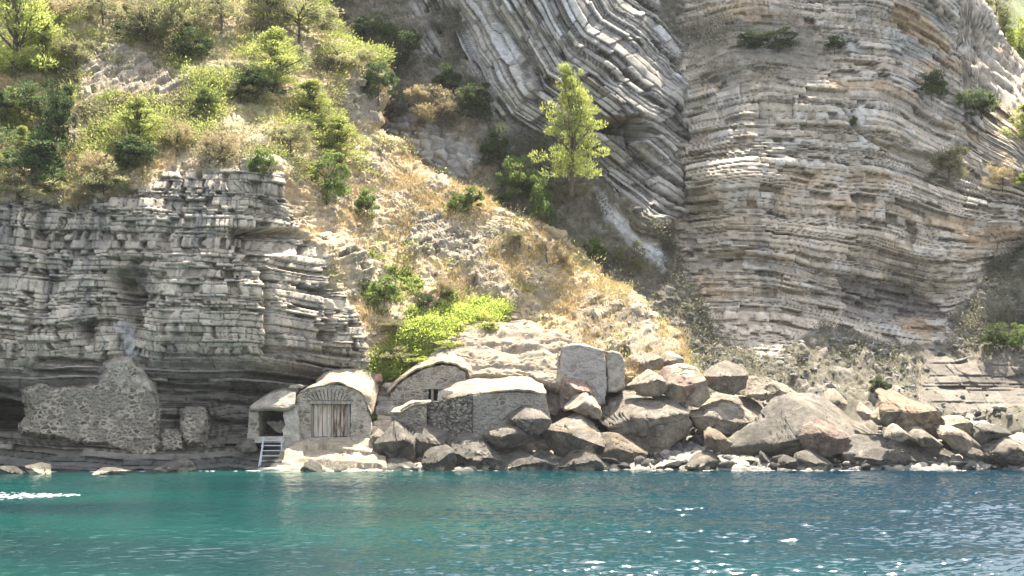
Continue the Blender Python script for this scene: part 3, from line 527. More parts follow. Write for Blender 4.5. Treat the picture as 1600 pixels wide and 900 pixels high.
BL = [
 ("dark grey boulder with a sloping left side, leftmost of the pile beside the terrace", [(575,729),(578,712),(590,692),(606,676),(612,652),(640,650),(646,690),(648,729)], dict(col='dark', split=.8, tf=.9)),
 ("flat topped bedded boulder leaning against the foot of the dry stone wall", [(641,661),(660,662),(700,669),(716,682),(706,696),(680,702),(664,716),(652,730),(640,726),(636,690)], dict(col='slate', split=.5, beds=-14, col2='grey', Y=70.9)),
 ("low rounded dark boulder at the waterline under the flat topped bedded boulder", [(658,735),(660,710),(672,700),(695,697),(708,705),(712,720),(708,736),(690,741)], dict(col='dark', split=.62)),
 ("pitted brown black boulder upright at the waterline below the curved wall", [(704,690),(715,680),(735,678),(752,686),(770,700),(787,712),(785,735),(720,739),(708,720)], dict(col='slate', split=.3, rough=1.8, col2='dark')),
 ("wedge shaped boulder with a shaded hollow under its tilted top, below the round hut", [(756,682),(775,668),(800,657),(826,668),(828,676),(815,690),(785,703),(768,690)], dict(col='grey', split=.5, Y=70.6, lean=.8)),
 ("long black low boulder at the waterline in front of the wedge shaped boulder", [(760,735),(762,718),(785,710),(808,707),(830,712),(850,722),(868,731),(862,739),(800,741)], dict(col='dark', split=.75)),
 ("smooth grey boulder tilted against the right end of the round hut wall", [(795,643),(812,634),(832,633),(848,646),(862,662),(856,674),(835,680),(812,668),(797,655)], dict(col='slate', split=.55, Y=71.2, rough=.5)),
 ("low pale speckled rock awash at the foot of the leftmost dark boulder", [(578,738),(590,724),(608,717),(630,719),(645,730),(655,739),(615,742)], dict(col='slate', split=.2, sub=4)),
 ("rust stained grey boulder with a shaded right face, left of the largest boulder", [(846,680),(850,672),(866,668),(880,660),(900,647),(920,644),(932,656),(945,674),(930,692),(915,710),(872,714),(856,700)], dict(col='grey', split=.45, col2='brown', Y=70.9)),
 ("warm brown smooth boulder on its side at the foot of the largest round boulder", [(921,694),(938,679),(960,677),(990,681),(1006,692),(1014,708),(1010,722),(985,727),(958,719),(930,706)], dict(col='brown', split=.45, rough=.45, Y=70.4)),
 ("largest round boulder of the pile, cracked pale top over smooth shaded underside", [(931,612),(945,598),(968,596),(1000,602),(1030,610),(1058,624),(1076,642),(1084,662),(1078,682),(1052,698),(1036,712),(1016,716),(1000,704),(985,690),(962,672),(942,645)], dict(col='grey', split=.42, sub=6, tf=.8, rough=1.1, Y=71.3, lean=1.1)),
 ("small ochre boulder with a square black rock face at the waterline", [(873,733),(878,720),(898,704),(925,702),(945,716),(957,730),(950,738),(905,739)], dict(col='ochre', split=.3, sub=4)),
 ("square black rock set against the small ochre boulder at the waterline", [(903,737),(901,713),(915,708),(932,712),(940,724),(942,737)], dict(col='dark', split=.9, sub=4, Y=69.6, k=.4)),
 ("reddish boulder with a bleached top below the plastered ruin wall", [(876,618),(882,592),(892,586),(908,592),(926,603),(927,615),(905,624),(885,624)], dict(col='red', split=.62, sub=4, Y=75.0, wetk=0)),
 ("pale slab with a shaded notch between the reddish boulder and the largest boulder", [(881,634),(896,624),(920,620),(932,612),(940,634),(940,656),(920,650),(900,642)], dict(col='pale', split=.5, sub=4, Y=73.4)),
 ("square cream block on top of the boulder pile right of the ruin", [(1002,560),(1008,552),(1024,554),(1037,562),(1038,577),(1016,580),(1003,572)], dict(col='pale', split=.4, sub=4, Y=77.5, k=.4)),
 ("cream triangular block on the skyline of the pile beside the square cream block", [(1034,562),(1040,550),(1055,549),(1068,560),(1066,569),(1048,575),(1038,573)], dict(col='pale', split=.4, sub=4, Y=78)),
 ("sunlit cracked boulder directly behind the largest round boulder", [(984,600),(1000,588),(1018,576),(1036,586),(1044,604),(1036,618),(1005,614)], dict(col='pale', split=.2, Y=74.8)),
 ("broad sunlit pinkish boulder between the largest boulder and the cross cracked one", [(1030,592),(1045,575),(1070,567),(1092,575),(1106,598),(1110,620),(1092,634),(1066,628),(1042,616)], dict(col='pale', split=.2, Y=74.2, col2='red')),
 ("rounded grey boulder with a pitted dark right side at the top centre of the pile", [(1103,586),(1118,570),(1143,561),(1162,568),(1173,585),(1168,606),(1150,616),(1120,610),(1106,602)], dict(col='grey', split=.4, Y=75.5)),
 ("long cream boulder sloping to the right against the shaded scree", [(1165,600),(1168,590),(1184,586),(1210,594),(1232,602),(1249,614),(1240,622),(1200,624),(1172,618)], dict(col='pale', split=.45, Y=76, beds=-12)),
 ("cross cracked pinkish boulder with an overhanging dark underside", [(1080,650),(1088,636),(1108,622),(1140,611),(1150,613),(1182,618),(1203,632),(1200,650),(1180,666),(1152,683),(1124,677),(1090,670)], dict(col='grey', split=.5, col2='pale', Y=73.6, lean=1.1)),
 ("egg shaped brown boulder standing upright under the cross cracked boulder", [(1101,692),(1103,678),(1112,668),(1130,676),(1147,690),(1128,706),(1108,704)], dict(col='brown', split=.6, sub=4, Y=70.9, rough=.4)),
 ("huge wedge boulder with a deeply shaded front, biggest rock at the waterline", [(1127,728),(1131,712),(1150,692),(1180,664),(1200,648),(1218,626),(1240,616),(1278,617),(1312,630),(1350,646),(1385,668),(1402,686),(1330,705),(1300,733),(1220,735),(1150,735)], dict(col='slate', split=.55, sub=6, tf=.62, col2='grey', lean=.9, beds=-24, rough=1.7, cut=14)),
 ("red brown block with a pointed lit top set into the huge wedge boulder", [(1254,672),(1262,656),(1280,657),(1310,668),(1332,690),(1318,708),(1275,712),(1256,700)], dict(col='red', split=.78, sub=5, Y=71.0, tf=.5)),
 ("small cream pyramid rock on the crest behind the huge wedge boulder", [(1286,630),(1296,616),(1304,607),(1316,616),(1328,630),(1320,642),(1292,640)], dict(col='pale', split=.1, sub=4, Y=77.5, k=.45)),
 ("tan smooth boulder wedged between the cross cracked and the huge wedge boulders", [(1200,640),(1208,626),(1222,618),(1236,622),(1224,634),(1208,654)], dict(col='ochre', split=.3, sub=4, Y=75.4)),
 ("small dark rock at the waterline before the huge wedge boulder", [(1216,732),(1220,717),(1230,712),(1242,718),(1248,732)], dict(col='slate', split=.4, sub=4, Y=69.3)),
 ("small ribbed rock at the waterline right of the small dark one", [(1246,733),(1250,713),(1272,705),(1290,713),(1304,728),(1290,736)], dict(col='grey', split=.3, sub=4, beds=-5, Y=69.4)),
 ("low sunlit rock at the waterline left of the huge wedge boulder", [(1072,732),(1086,713),(1110,704),(1126,714),(1128,731),(1100,736)], dict(col='pale', split=.3, sub=4)),
 ("long low rock platform with an ochre patch at the waterline on the right", [(1302,733),(1303,708),(1322,690),(1350,681),(1400,682),(1450,694),(1495,702),(1518,715),(1530,727),(1505,734),(1400,735)], dict(col='slate', split=.62, sub=6, beds=-6, col2='ochre', tf=.5, rough=1.5, lean=1.2)),
 ("tall pointed boulder with an orange left side and a black shaded right edge", [(1376,660),(1378,642),(1388,622),(1394,608),(1404,606),(1412,609),(1422,606),(1438,622),(1452,640),(1470,658),(1484,684),(1455,682),(1420,672),(1392,668)], dict(col='brown', split=.75, col2='grey', Y=72.2, tf=.9)),
 ("small ochre stone tucked against the left foot of the tall pointed boulder", [(1363,652),(1370,640),(1382,636),(1388,655),(1380,664),(1366,660)], dict(col='ochre', split=.4, sub=4, Y=73.4)),
 ("rounded pale boulder below the tall pointed boulder", [(1384,682),(1390,668),(1408,663),(1424,672),(1428,684),(1408,690)], dict(col='pale', split=.3, sub=4, Y=70.9)),
 ("ribbed pale boulder to the right of the rounded pale one", [(1420,684),(1428,670),(1446,668),(1466,684),(1478,694),(1450,698)], dict(col='grey', split=.3, sub=4, Y=70.9, beds=20)),
 ("cream bench of rock with a shaded brown front behind the tall pointed boulder", [(1462,660),(1475,650),(1500,650),(1530,655),(1542,664),(1530,684),(1500,692),(1480,690)], dict(col='pale', split=.5, tf=.7, Y=73.2, beds=-3, k=.4)),
 ("slanting pale slab running down from the tall pointed boulder to the water", [(1476,664),(1490,672),(1508,684),(1530,696),(1545,710),(1530,716),(1500,704),(1482,690)], dict(col='pale', split=.3, tf=.7, Y=70.8)),
 ("arched black rock with a dark recess near the right edge", [(1526,692),(1532,670),(1545,662),(1568,664),(1584,668),(1586,680),(1566,684),(1548,688),(1540,698)], dict(col='dark', split=.8, Y=71.5, tf=.8)),
 ("folded ribbed boulder at the waterline on the right edge", [(1538,716),(1541,690),(1555,680),(1585,681),(1622,690),(1626,721),(1570,723)], dict(col='grey', split=.4, beds=-30, Y=70.2, rough=1.6)),
 ("small brown rounded rock at the waterline between the platform and the ribbed boulder", [(1518,708),(1526,700),(1538,704),(1540,716),(1528,722)], dict(col='brown', split=.4, sub=4, Y=69.9)),
 ("pale rock poking from the crest right of the cream pyramid", [(1340,642),(1352,628),(1364,640),(1372,652),(1350,656)], dict(col='pale', split=.2, sub=4, Y=74.4)),
]
for i, (lab, poly, kw) in enumerate(BL): boulder(lab, poly, seed=i + 1, group=G, **kw)
# rocks at the foot of the left cliff and on the terrace
G2 = 'loose rocks at the waterline'
for i, (lab, poly, kw) in enumerate([
 ("split cream rock at the waterline near the left edge", [(33,740),(40,728),(54,725),(72,726),(77,740),(55,743)], dict(col='pale', Y=66.0)),
 ("flat bleached rock just above the water right of the split cream rock", [(140,740),(144,733),(165,732),(182,737),(200,740),(165,744)], dict(col='pale', Y=65.6)),
 ("low grey rock at the far left waterline", [(-12,740),(-6,729),(14,729),(30,738),(10,743)], dict(col='slate', Y=66.4)),
 ("striped wet rock at the waterline below the masonry pier", [(238,737),(255,726),(278,716),(290,722),(300,734),(270,738)], dict(col='slate', Y=68.2, beds=30, split=.2)),
 ("dark hollowed rock at the foot of the sunlit terrace", [(469,738),(472,724),(484,720),(496,727),(512,736),(490,742)], dict(col='dark', Y=68.6)),
 ("flat brown rock beside the dark hollowed rock", [(498,738),(506,728),(530,727),(548,736),(520,740)], dict(col='grey', Y=68.9)),
 ("grey stone on the ledge left of the metal steps", [(366,702),(372,686),(385,684),(396,692),(400,704),(380,708)], dict(col='slate', Y=72.2)),
 ("round pale stone at the foot of the stone staircase", [(578,696),(579,676),(588,671),(598,678),(600,694),(588,699)], dict(col='pale', Y=72.2)),
 ]): boulder(lab, poly, seed=70 + i, sub=4, group=G2, cat='rock', name='rock', **kw)
for i, (lab, poly, Yh, kw) in enumerate([
 ("white outcrop block beneath the bright pines on the ravine edge", [(551,132),(553,117),(561,115),(574,124),(570,134),(560,136)], 0, dict(col='pale')),
 ("weathered stone sitting in the bright green shrubs", [(659,542),(660,526),(668,521),(680,521),(684,532),(678,542)], 0, dict(col='pale')),
 ("cream rock jutting from the dry slope above the ruin", [(866,598),(862,585),(872,580),(880,590),(876,600)], 0, dict(col='pale')),
 ("brown upright rock behind the top of the big vault", [(788,512),(790,494),(798,484),(815,488),(820,505),(808,514)], 0, dict(col='brown')),
 ]):
    c = lookup(SA, np.mean([a[0] for a in poly]), max(a[1] for a in poly)); boulder(lab, poly, seed=90 + i, sub=4, Y=float(c[1]) - .5, cat='rock', name='rock', wetk=0, **kw)

# ------------------------------------------------------------------ small stones as uncountable scree
def stones(name, pts, rad, cols, seed=0, sub=2):
    rs = np.random.RandomState(seed); D, F = ICO[sub]; n = len(pts); m = len(D)
    V = np.repeat(D[None], n, 0); 
    for i in range(9):
        nn = rs.randn(n, 3); nn /= np.linalg.norm(nn, axis=1, keepdims=True); d = np.einsum('nij,nj->ni', V, nn); c = rs.uniform(.25, .65, n)
        V = V - nn[:, None, :] * np.maximum(d - c[:, None], 0)[..., None]
    V = V * (rs.uniform(.6, 1.25, (n, 1, 3)) * np.array([1.15, 1, .75])); a = rs.rand(n) * 6.28; ca, sa = np.cos(a)[:, None], np.sin(a)[:, None]
    V = np.stack([V[..., 0] * ca - V[..., 1] * sa, V[..., 0] * sa + V[..., 1] * ca, V[..., 2] + V[..., 0] * rs.uniform(-.4, .4, (n, 1))], -1)
    V = V * np.asarray(rad)[:, None, None] + np.asarray(pts)[:, None, :]
    FF = (F[None] + (np.arange(n) * m)[:, None, None]).reshape(-1, 3)
    o = mesh(name, V.reshape(-1, 3), FF, M_boulder, np.repeat(np.asarray(cols), m, 0), smooth=False); return tag(o, kind='stuff')
rs = np.random.RandomState(5)
n = 1900; yy = 70.9 + 14.0 * rs.rand(n) ** 1.3; px = rs.uniform(600, 1640, n); xx = (px - 800) / FOC * yy
keep = (px > 900) | (yy < 72.5); xx, yy = xx[keep], yy[keep]
rad = .12 + .55 * rs.rand(len(xx)) ** 3; zz = shore_z(xx, yy) + rad * .25
sc_ = (.09 + .24 * rs.rand(len(xx)) ** 2)[:, None] * np.array([1, .92, .8]); sc_ = sc_ * np.where(zz[:, None] < .3, .45, 1)
stones('shore_shingle', np.stack([xx, yy, zz], -1), rad, sc_, 6)
def pick(sh, mask, n, seed):         # random surface points where mask is high
    r_ = np.random.RandomState(seed); w = np.clip(mask.ravel() * sh.area.ravel(), 0, None); c = np.cumsum(w); idx = np.searchsorted(c, r_.rand(n) * c[-1])
    return np.minimum(idx, len(w) - 1)
for sh in (SA, SB):
    V = sh.V; du = np.linalg.norm(np.gradient(V, axis=1), axis=-1); dv = np.linalg.norm(np.gradient(V, axis=0), axis=-1)
    sh.area = np.minimum(du * dv, .2) * ((sh.q > -40) & (sh.p > -260) & (sh.p < 1640))
wS = SA.slope * ss(200, 420, SA.q) * (SA.q < 700) * ss(-.4, .4, fbm(SA.V[..., 0] / 3, SA.V[..., 2] / 3, 3, 91)) * (SA.over == 0) + .10 * SA.slope * (SA.over == 0)
i = pick(SA, wS, 3200, 8); rad = .05 + .26 * rs.rand(len(i)) ** 4
stones('slope_rubble', SA.V.reshape(-1, 3)[i], rad, (.26 + .22 * rs.rand(len(i)))[:, None] * np.array([1, .90, .74]), 9)
wT = np.clip(SB.scrub + SB.ledge * .12, 0, 1) * (SB.q > 300) * (ss(430, 560, SB.q) + .15) * ss(-.5, .4, fbm(SB.V[..., 0] / 3, SB.V[..., 2] / 3, 3, 92))
i = pick(SB, wT, 5200, 10); rad = .07 + .40 * rs.rand(len(i)) ** 4.5
stones('scree', SB.V.reshape(-1, 3)[i], rad, (.10 + .20 * rs.rand(len(i)))[:, None] * np.array([1, .95, .86]), 11)
# ------------------------------------------------------------------ boathouses, walls, stairs
def masonry_mat(name, stone, mortar, sx=2.6, sz=3.6, w=.10, bump=.7, patch=None, patch_amt=0.0, var=.5):
    m, nt, b = new_mat(name); L = nt.links.new
    geo = N(nt, 'ShaderNodeNewGeometry'); nz = N(nt, 'ShaderNodeTexNoise'); nz.inputs['Scale'].default_value = 2.2; nz.inputs['Detail'].default_value = 4; L(geo.outputs['Position'], nz.inputs['Vector'])
    dv = N(nt, 'ShaderNodeVectorMath', operation='SCALE'); L(nz.outputs['Color'], dv.inputs[0]); dv.inputs['Scale'].default_value = .35
    ad = N(nt, 'ShaderNodeVectorMath', operation='ADD'); L(geo.outputs['Position'], ad.inputs[0]); L(dv.outputs[0], ad.inputs[1])
    mp = N(nt, 'ShaderNodeMapping'); mp.inputs['Scale'].default_value = (sx, sx * .9, sz); L(ad.outputs[0], mp.inputs[0])
    v1 = N(nt, 'ShaderNodeTexVoronoi', feature='DISTANCE_TO_EDGE'); v1.inputs['Scale'].default_value = 1; L(mp.outputs[0], v1.inputs['Vector'])
    v2 = N(nt, 'ShaderNodeTexVoronoi', feature='F1'); v2.inputs['Scale'].default_value = 1; L(mp.outputs[0], v2.inputs['Vector'])
    sep = N(nt, 'ShaderNodeSeparateColor'); L(v2.outputs['Color'], sep.inputs[0])
    mr = N(nt, 'ShaderNodeMapRange'); mr.inputs[1].default_value = w * .45; mr.inputs[2].default_value = w * 1.3; L(v1.outputs['Distance'], mr.inputs[0])
    br = N(nt, 'ShaderNodeMapRange'); br.inputs[3].default_value = 1 - var; br.inputs[4].default_value = 1 + var; L(sep.outputs[0], br.inputs[0])
    sc = N(nt, 'ShaderNodeVectorMath', operation='SCALE'); sc.inputs[0].default_value = stone; L(br.outputs[0], sc.inputs['Scale'])
    mx = N(nt, 'ShaderNodeMix', data_type='RGBA'); L(mr.outputs[0], mx.inputs[0]); mx.inputs[6].default_value = (*mortar, 1); L(sc.outputs[0], mx.inputs[7])
    n3 = N(nt, 'ShaderNodeTexNoise'); n3.inputs['Scale'].default_value = 1.1; n3.inputs['Detail'].default_value = 7; L(geo.outputs['Position'], n3.inputs['Vector'])
    m3 = N(nt, 'ShaderNodeMapRange'); m3.inputs[1].default_value = .60 - patch_amt * .35; m3.inputs[2].default_value = .68 - patch_amt * .3; m3.inputs[4].default_value = .9 if patch else 0; L(n3.outputs[0], m3.inputs[0])
    m4 = N(nt, 'ShaderNodeMix', data_type='RGBA'); L(m3.outputs[0], m4.inputs[0]); L(mx.outputs[2], m4.inputs[6]); m4.inputs[7].default_value = (*(patch or mortar), 1)
    n5 = N(nt, 'ShaderNodeTexNoise'); n5.inputs['Scale'].default_value = 9; n5.inputs['Detail'].default_value = 5; L(geo.outputs['Position'], n5.inputs['Vector'])
    m5 = N(nt, 'ShaderNodeMapRange'); m5.inputs[3].default_value = .55; m5.inputs[4].default_value = 1.45; L(n5.outputs[0], m5.inputs[0])
    s5 = N(nt, 'ShaderNodeVectorMath', operation='SCALE'); L(m4.outputs[2], s5.inputs[0]); L(m5.outputs[0], s5.inputs['Scale'])
    L(s5.outputs[0], b.inputs['Base Color']); b.inputs['Roughness'].default_value = .95; b.inputs['Specular IOR Level'].default_value = .2
    hh = N(nt, 'ShaderNodeMath', operation='MULTIPLY_ADD'); L(mr.outputs[0], hh.inputs[0]); hh.inputs[1].default_value = .8; L(n5.outputs[0], hh.inputs[2])
    bp = N(nt, 'ShaderNodeBump'); bp.inputs['Strength'].default_value = bump; bp.inputs['Distance'].default_value = .10; L(hh.outputs[0], bp.inputs['Height']); L(bp.outputs[0], b.inputs['Normal'])
    return m
M_mas = masonry_mat('rubble_masonry_pale_mortar', (.17, .14, .105), (.40, .34, .265), 2.7, 4.2, .17, patch=(.25, .215, .17), patch_amt=.4, bump=.9)
M_mas2 = masonry_mat('hut_masonry', (.27, .22, .175), (.40, .35, .28), 2.7, 5.2, .11, patch=(.45, .40, .34), patch_amt=.3)
M_dry = masonry_mat('dry_stone', (.27, .235, .19), (.10, .085, .07), 3.0, 7.5, .06, bump=1.0, var=.45)
M_plw = masonry_mat('rough_rendered_wall', (.24, .205, .17), (.33, .29, .24), 2.2, 3.4, .13, patch=(.30, .265, .22), patch_amt=.5, var=.3, bump=.8)
M_plaster = rock_mat('old_plaster', (.45, .40, .34), bump=.7, sc=1.2, amt=.4)
M_plgrey = rock_mat('grey_plaster', (.33, .285, .23), bump=.6, sc=1.2, amt=.4)
M_roof = rock_mat('lime_roof', (.35, .285, .205), bump=.8, sc=1.0, amt=.28)
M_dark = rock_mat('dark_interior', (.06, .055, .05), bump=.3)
def wood_mat(name, a, bcol, thr=.5):
    m, nt, b = new_mat(name); L = nt.links.new; geo = N(nt, 'ShaderNodeNewGeometry')
    mp = N(nt, 'ShaderNodeMapping'); mp.inputs['Scale'].default_value = (7, 7, .9); L(geo.outputs['Position'], mp.inputs[0])
    n = N(nt, 'ShaderNodeTexNoise'); n.inputs['Scale'].default_value = 1.5; n.inputs['Detail'].default_value = 6; L(mp.outputs[0], n.inputs['Vector'])
    r = N(nt, 'ShaderNodeMapRange'); r.inputs[1].default_value = thr - .08; r.inputs[2].default_value = thr + .08; L(n.outputs[0], r.inputs[0])
    mx = N(nt, 'ShaderNodeMix', data_type='RGBA'); L(r.outputs[0], mx.inputs[0]); mx.inputs[6].default_value = (*a, 1); mx.inputs[7].default_value = (*bcol, 1)
    L(mx.outputs[2], b.inputs['Base Color']); b.inputs['Roughness'].default_value = .85
    bp = N(nt, 'ShaderNodeBump'); bp.inputs['Strength'].default_value = .4; bp.inputs['Distance'].default_value = .03; L(n.outputs[0], bp.inputs['Height']); L(bp.outputs[0], b.inputs['Normal']); return m
M_woodA = wood_mat('weathered_planks', (.50, .43, .36), (.34, .25, .19), .56)
M_woodB = wood_mat('peeling_brown_planks', (.12, .07, .048), (.42, .345, .28), .52)
M_wood = wood_mat('grey_beam', (.33, .28, .23), (.22, .18, .15))
M_metal, _nt, _b = new_mat('galvanised_metal'); _b.inputs['Base Color'].default_value = (.50, .52, .53, 1); _b.inputs['Metallic'].default_value = .35; _b.inputs['Roughness'].default_value = .5
def rough_line(pts, step, amp, seed, closed=True):
    out = []; rs_ = np.random.RandomState(seed); n = len(pts)
    for i in range(n if closed else n - 1):
        a = np.array(pts[i], float); b = np.array(pts[(i + 1) % n], float); k = max(1, int(np.linalg.norm(b - a) / step))
        for j in range(k): out.append(a + (b - a) * j / k + (rs_.uniform(-amp, amp, 2) if j else rs_.uniform(-amp, amp, 2) * .4))
    if not closed: out.append(np.array(pts[-1], float))
    return out
def prism(name, poly, Y, th, mat, parent, amp=.8, step=4, seed=1, slope=0.0, holes=None):
    """outline in photo pixels at distance Y, th metres deep; ragged edges; slope leans the face back (m per m of height)"""
    pts = rough_line(poly, step, amp, seed); W0 = np.array([P(a, b, Y) for a, b in pts]); z0 = W0[:, 2].min()
    F0 = W0.copy(); F0[:, 1] += (F0[:, 2] - z0) * slope; B0 = F0.copy(); B0[:, 1] += th
    bm = bmesh.new(); f = [bm.verts.new(v) for v in F0]; b = [bm.verts.new(v) for v in B0]; n = len(f)
    bm.faces.new(f); bm.faces.new(b[::-1])
    for i in range(n): bm.faces.new((f[i], b[i], b[(i + 1) % n], f[(i + 1) % n]))
    bmesh.ops.recalc_face_normals(bm, faces=bm.faces[:])
    org = Vector(parent.location) if parent else Vector((0, 0, 0))
    for v in bm.verts: v.co -= org
    me = bpy.data.meshes.new(name); bm.to_mesh(me); bm.free(); me.materials.append(mat)
    o = bpy.data.objects.new(name, me); C.objects.link(o)
    if parent: o.parent = parent
    return o
def resample(pts, n):
    p = np.array(pts, float); d = np.concatenate([[0], np.cumsum(np.linalg.norm(np.diff(p, axis=0), axis=1))]); t = np.linspace(0, d[-1], n)
    return np.stack([np.interp(t, d, p[:, i]) for i in range(p.shape[1])], -1)
def loft(name, curves, mat, parent, nu=60, nv=40, amp=.08, drop=.25, seed=1, cells=0.0, beds=0.0):
    """curves: lists of (p, q, Y), front to back -> a lumpy closed shell"""
    R = np.stack([resample([P(*c) for c in cv], nu) for cv in curves]); k = len(curves); t = np.linspace(0, k - 1, nv); i0 = np.clip(np.floor(t).astype(int), 0, k - 2); f = (t - i0)[:, None, None]; f = f * f * (3 - 2 * f) * .5 + f * .5
    V = R[i0] * (1 - f) + R[i0 + 1] * f
    for _ in range(2): V[1:-1] = (V[:-2] + 2 * V[1:-1] + V[2:]) / 4
    x, y, z = V[..., 0], V[..., 1], V[..., 2]; n = normals(V)
    dd = fbm3(x * .7 + 3.3, y * .9, z * .9, 6, seed, .55) * amp * 2
    if cells: f1, f2, ci = cell(x * 1.8, y * 1.4 + z * 1.4, seed); dd = dd + (np.clip((f2 - f1) * 2, 0, 1) * .5 + ci * .5) * cells
    if beds: hb_, _, _, gb_ = strata(z + x * .04 + fbm(x * .5, z, 3, seed) * .3, x, .26, 2.2, seed, .05, .05); dd = dd + (hb_ + gb_ * .4) * beds
    V = V + n * dd[..., None] * .7 + np.array([0, 0, 1]) * dd[..., None] * .5
    U = V.copy(); U[..., 2] -= drop; U[..., 1] += drop * .8; nr, nc = x.shape; F = gridfaces(nr, nc); off = nr * nc; F2 = F[:, ::-1] + off
    idx = np.arange(nr * nc).reshape(nr, nc); per = np.concatenate([idx[0, :-1], idx[:-1, -1], idx[-1, :0:-1], idx[:0:-1, 0]]); pn = np.roll(per, -1)
    side = np.stack([per, pn, pn + off, per + off], -1); FF = np.concatenate([F, F2, side])
    col = np.clip(.5 + fbm(x, y, 3, seed) * .1, .2, .7)
    o = mesh(name, np.concatenate([V.reshape(-1, 3), U.reshape(-1, 3)]), FF, mat, None, parent, smooth=True)
    return o
def tube(name, a, b, r, mat, parent, n=8, sq=False):
    a, b = Vector(a), Vector(b); d = b - a; bm = bmesh.new()
    bmesh.ops.create_cone(bm, cap_ends=True, segments=4 if sq else n, radius1=r, radius2=r, depth=d.length)
    q = d.to_track_quat('Z', 'Y'); org = Vector(parent.location) if parent else Vector((0, 0, 0))
    for v in bm.verts: v.co = q @ v.co + (a + b) / 2 - org
    me = bpy.data.meshes.new(name); bm.to_mesh(me); bm.free(); me.materials.append(mat); o = bpy.data.objects.new(name, me); C.objects.link(o)
    if parent: o.parent = parent
    return o
def boxm(name, lo, hi, mat, parent, jit=0.0, seed=0, bev=.0):
    bm = bmesh.new(); bmesh.ops.create_cube(bm, size=1); rs_ = random.Random(seed); org = Vector(parent.location) if parent else Vector((0, 0, 0))
    for v in bm.verts: v.co = Vector([lo[i] if v.co[i] < 0 else hi[i] for i in range(3)]) + Vector([rs_.uniform(-jit, jit) for _ in range(3)]) - org
    if bev: bmesh.ops.bevel(bm, geom=bm.edges[:], offset=bev, segments=2, affect='EDGES')
    me = bpy.data.meshes.new(name); bm.to_mesh(me); bm.free(); me.materials.append(mat); o = bpy.data.objects.new(name, me); C.objects.link(o)
    if parent: o.parent = parent
    return o
def pbox(name, p0, q0, p1, q1, Y, th, mat, parent, jit=.01, seed=0, bev=0.0):
    a = P(p0, q1, Y); b = P(p1, q0, Y); return boxm(name, (a[0], Y, a[2]), (b[0], Y + th, b[2]), mat, parent, jit, seed, bev)

def panel(name, poly, Y, mat, parent, rim=.8, rimpx=7, step=1.5, seed=1, amp=.05, cs=(2.6, 3.6), slope=0.0, back=1.2, bow=0.0, rag=7):
    """built up wall face with modelled stones whose ragged rim runs back into the rock behind"""
    pl = np.array(poly, float); p = np.arange(pl[:, 0].min() - 2, pl[:, 0].max() + 2, step); q = np.arange(pl[:, 1].min() - 2, pl[:, 1].max() + 2, step); PP, QQ = np.meshgrid(p, q)
    x, z = PP * .036, QQ * .036; wx = PP + fbm(x * 2.2, z * 2.2, 4, seed) * rag; wy = QQ + fbm(x * 2.2 + 7, z * 2.2, 4, seed + 1) * rag
    m = inpoly(poly, wx, wy, rimpx); f1, f2, ci = cell(x * cs[0] + fbm(x, z, 2, 3), z * cs[1], seed)
    yy = Y + (1 - ss(0, .9, m)) * rim + (pl[:, 1].max() - QQ) * .036 * slope - (np.clip((f2 - f1) * 2.5, 0, 1) * amp + ci * amp * 1.3 + fbm(x * 1.3, z * 1.3, 4, seed + 2) * .12) + bow * ((PP - pl[:, 0].mean()) * .036) ** 2
    V = world(PP, QQ, yy); keep = m > .02; idx = -np.ones(PP.shape, int); F = gridfaces(*PP.shape); kf = keep.ravel()[F].all(1); F = F[kf]; use = np.unique(F); mp_ = np.zeros(PP.size, int); mp_[use] = np.arange(len(use)); F = mp_[F]; Vf = V.reshape(-1, 3)[use]; nv = len(Vf)
    U = Vf.copy(); U[:, 1] += back; E = {}
    for f in F:
        for a, b in ((f[0], f[1]), (f[1], f[2]), (f[2], f[3]), (f[3], f[0])):
            if (b, a) in E: del E[(b, a)]
            else: E[(a, b)] = 1
    side = np.array([(a, b, b + nv, a + nv) for a, b in E]); return mesh(name, np.concatenate([Vf, U]), np.concatenate([F, F[:, ::-1] + nv, side[:, ::-1]]), mat, None, parent, smooth=False)
# -- masonry patch in the sea cave of the left cliff
mw = empty('masonry_wall', P(160, 708, 72.4), 'rubble masonry wall with pale mortar filling the sea cave in the left cliff', 'wall')
panel('wall', [(38,612),(62,602),(70,599),(90,603),(125,604),(150,600),(166,586),(168,572),(178,566),(208,568),(222,580),(236,604),(242,622),(246,660),(248,700),(240,712),(205,710),(180,702),(150,694),(118,692),(88,686),(60,680),(32,676),(30,664),(48,660),(50,640),(40,628)], 72.0, M_mas, mw, 1.3, 9, slope=.12, seed=3, back=.8)
panel('plaster_cap', [(150,612),(160,592),(165,572),(180,562),(206,560),(222,574),(232,592),(242,612),(222,620),(196,624),(170,608)], 72.35, M_plgrey, mw, .9, 8, slope=.12, seed=4, back=.8, amp=.02)
pier = empty('masonry_pier', P(302, 694, 73.0), 'low stump of pale mortared stones at the cliff foot right of the sea cave wall', 'pier')
panel('pier_body', [(284,690),(283,660),(288,644),(300,637),(313,640),(318,660),(320,692),(300,697)], 72.8, M_mas, pier, .8, 6, seed=5)
pier2 = empty('stone_bench', P(262, 704, 72.6), 'grey stone ledge between the sea cave wall and the masonry stump', 'ledge')
panel('ledge_block', [(250,706),(250,676),(262,672),(286,676),(288,702),(276,708)], 72.8, M_mas, pier2, .8, 6, seed=6)

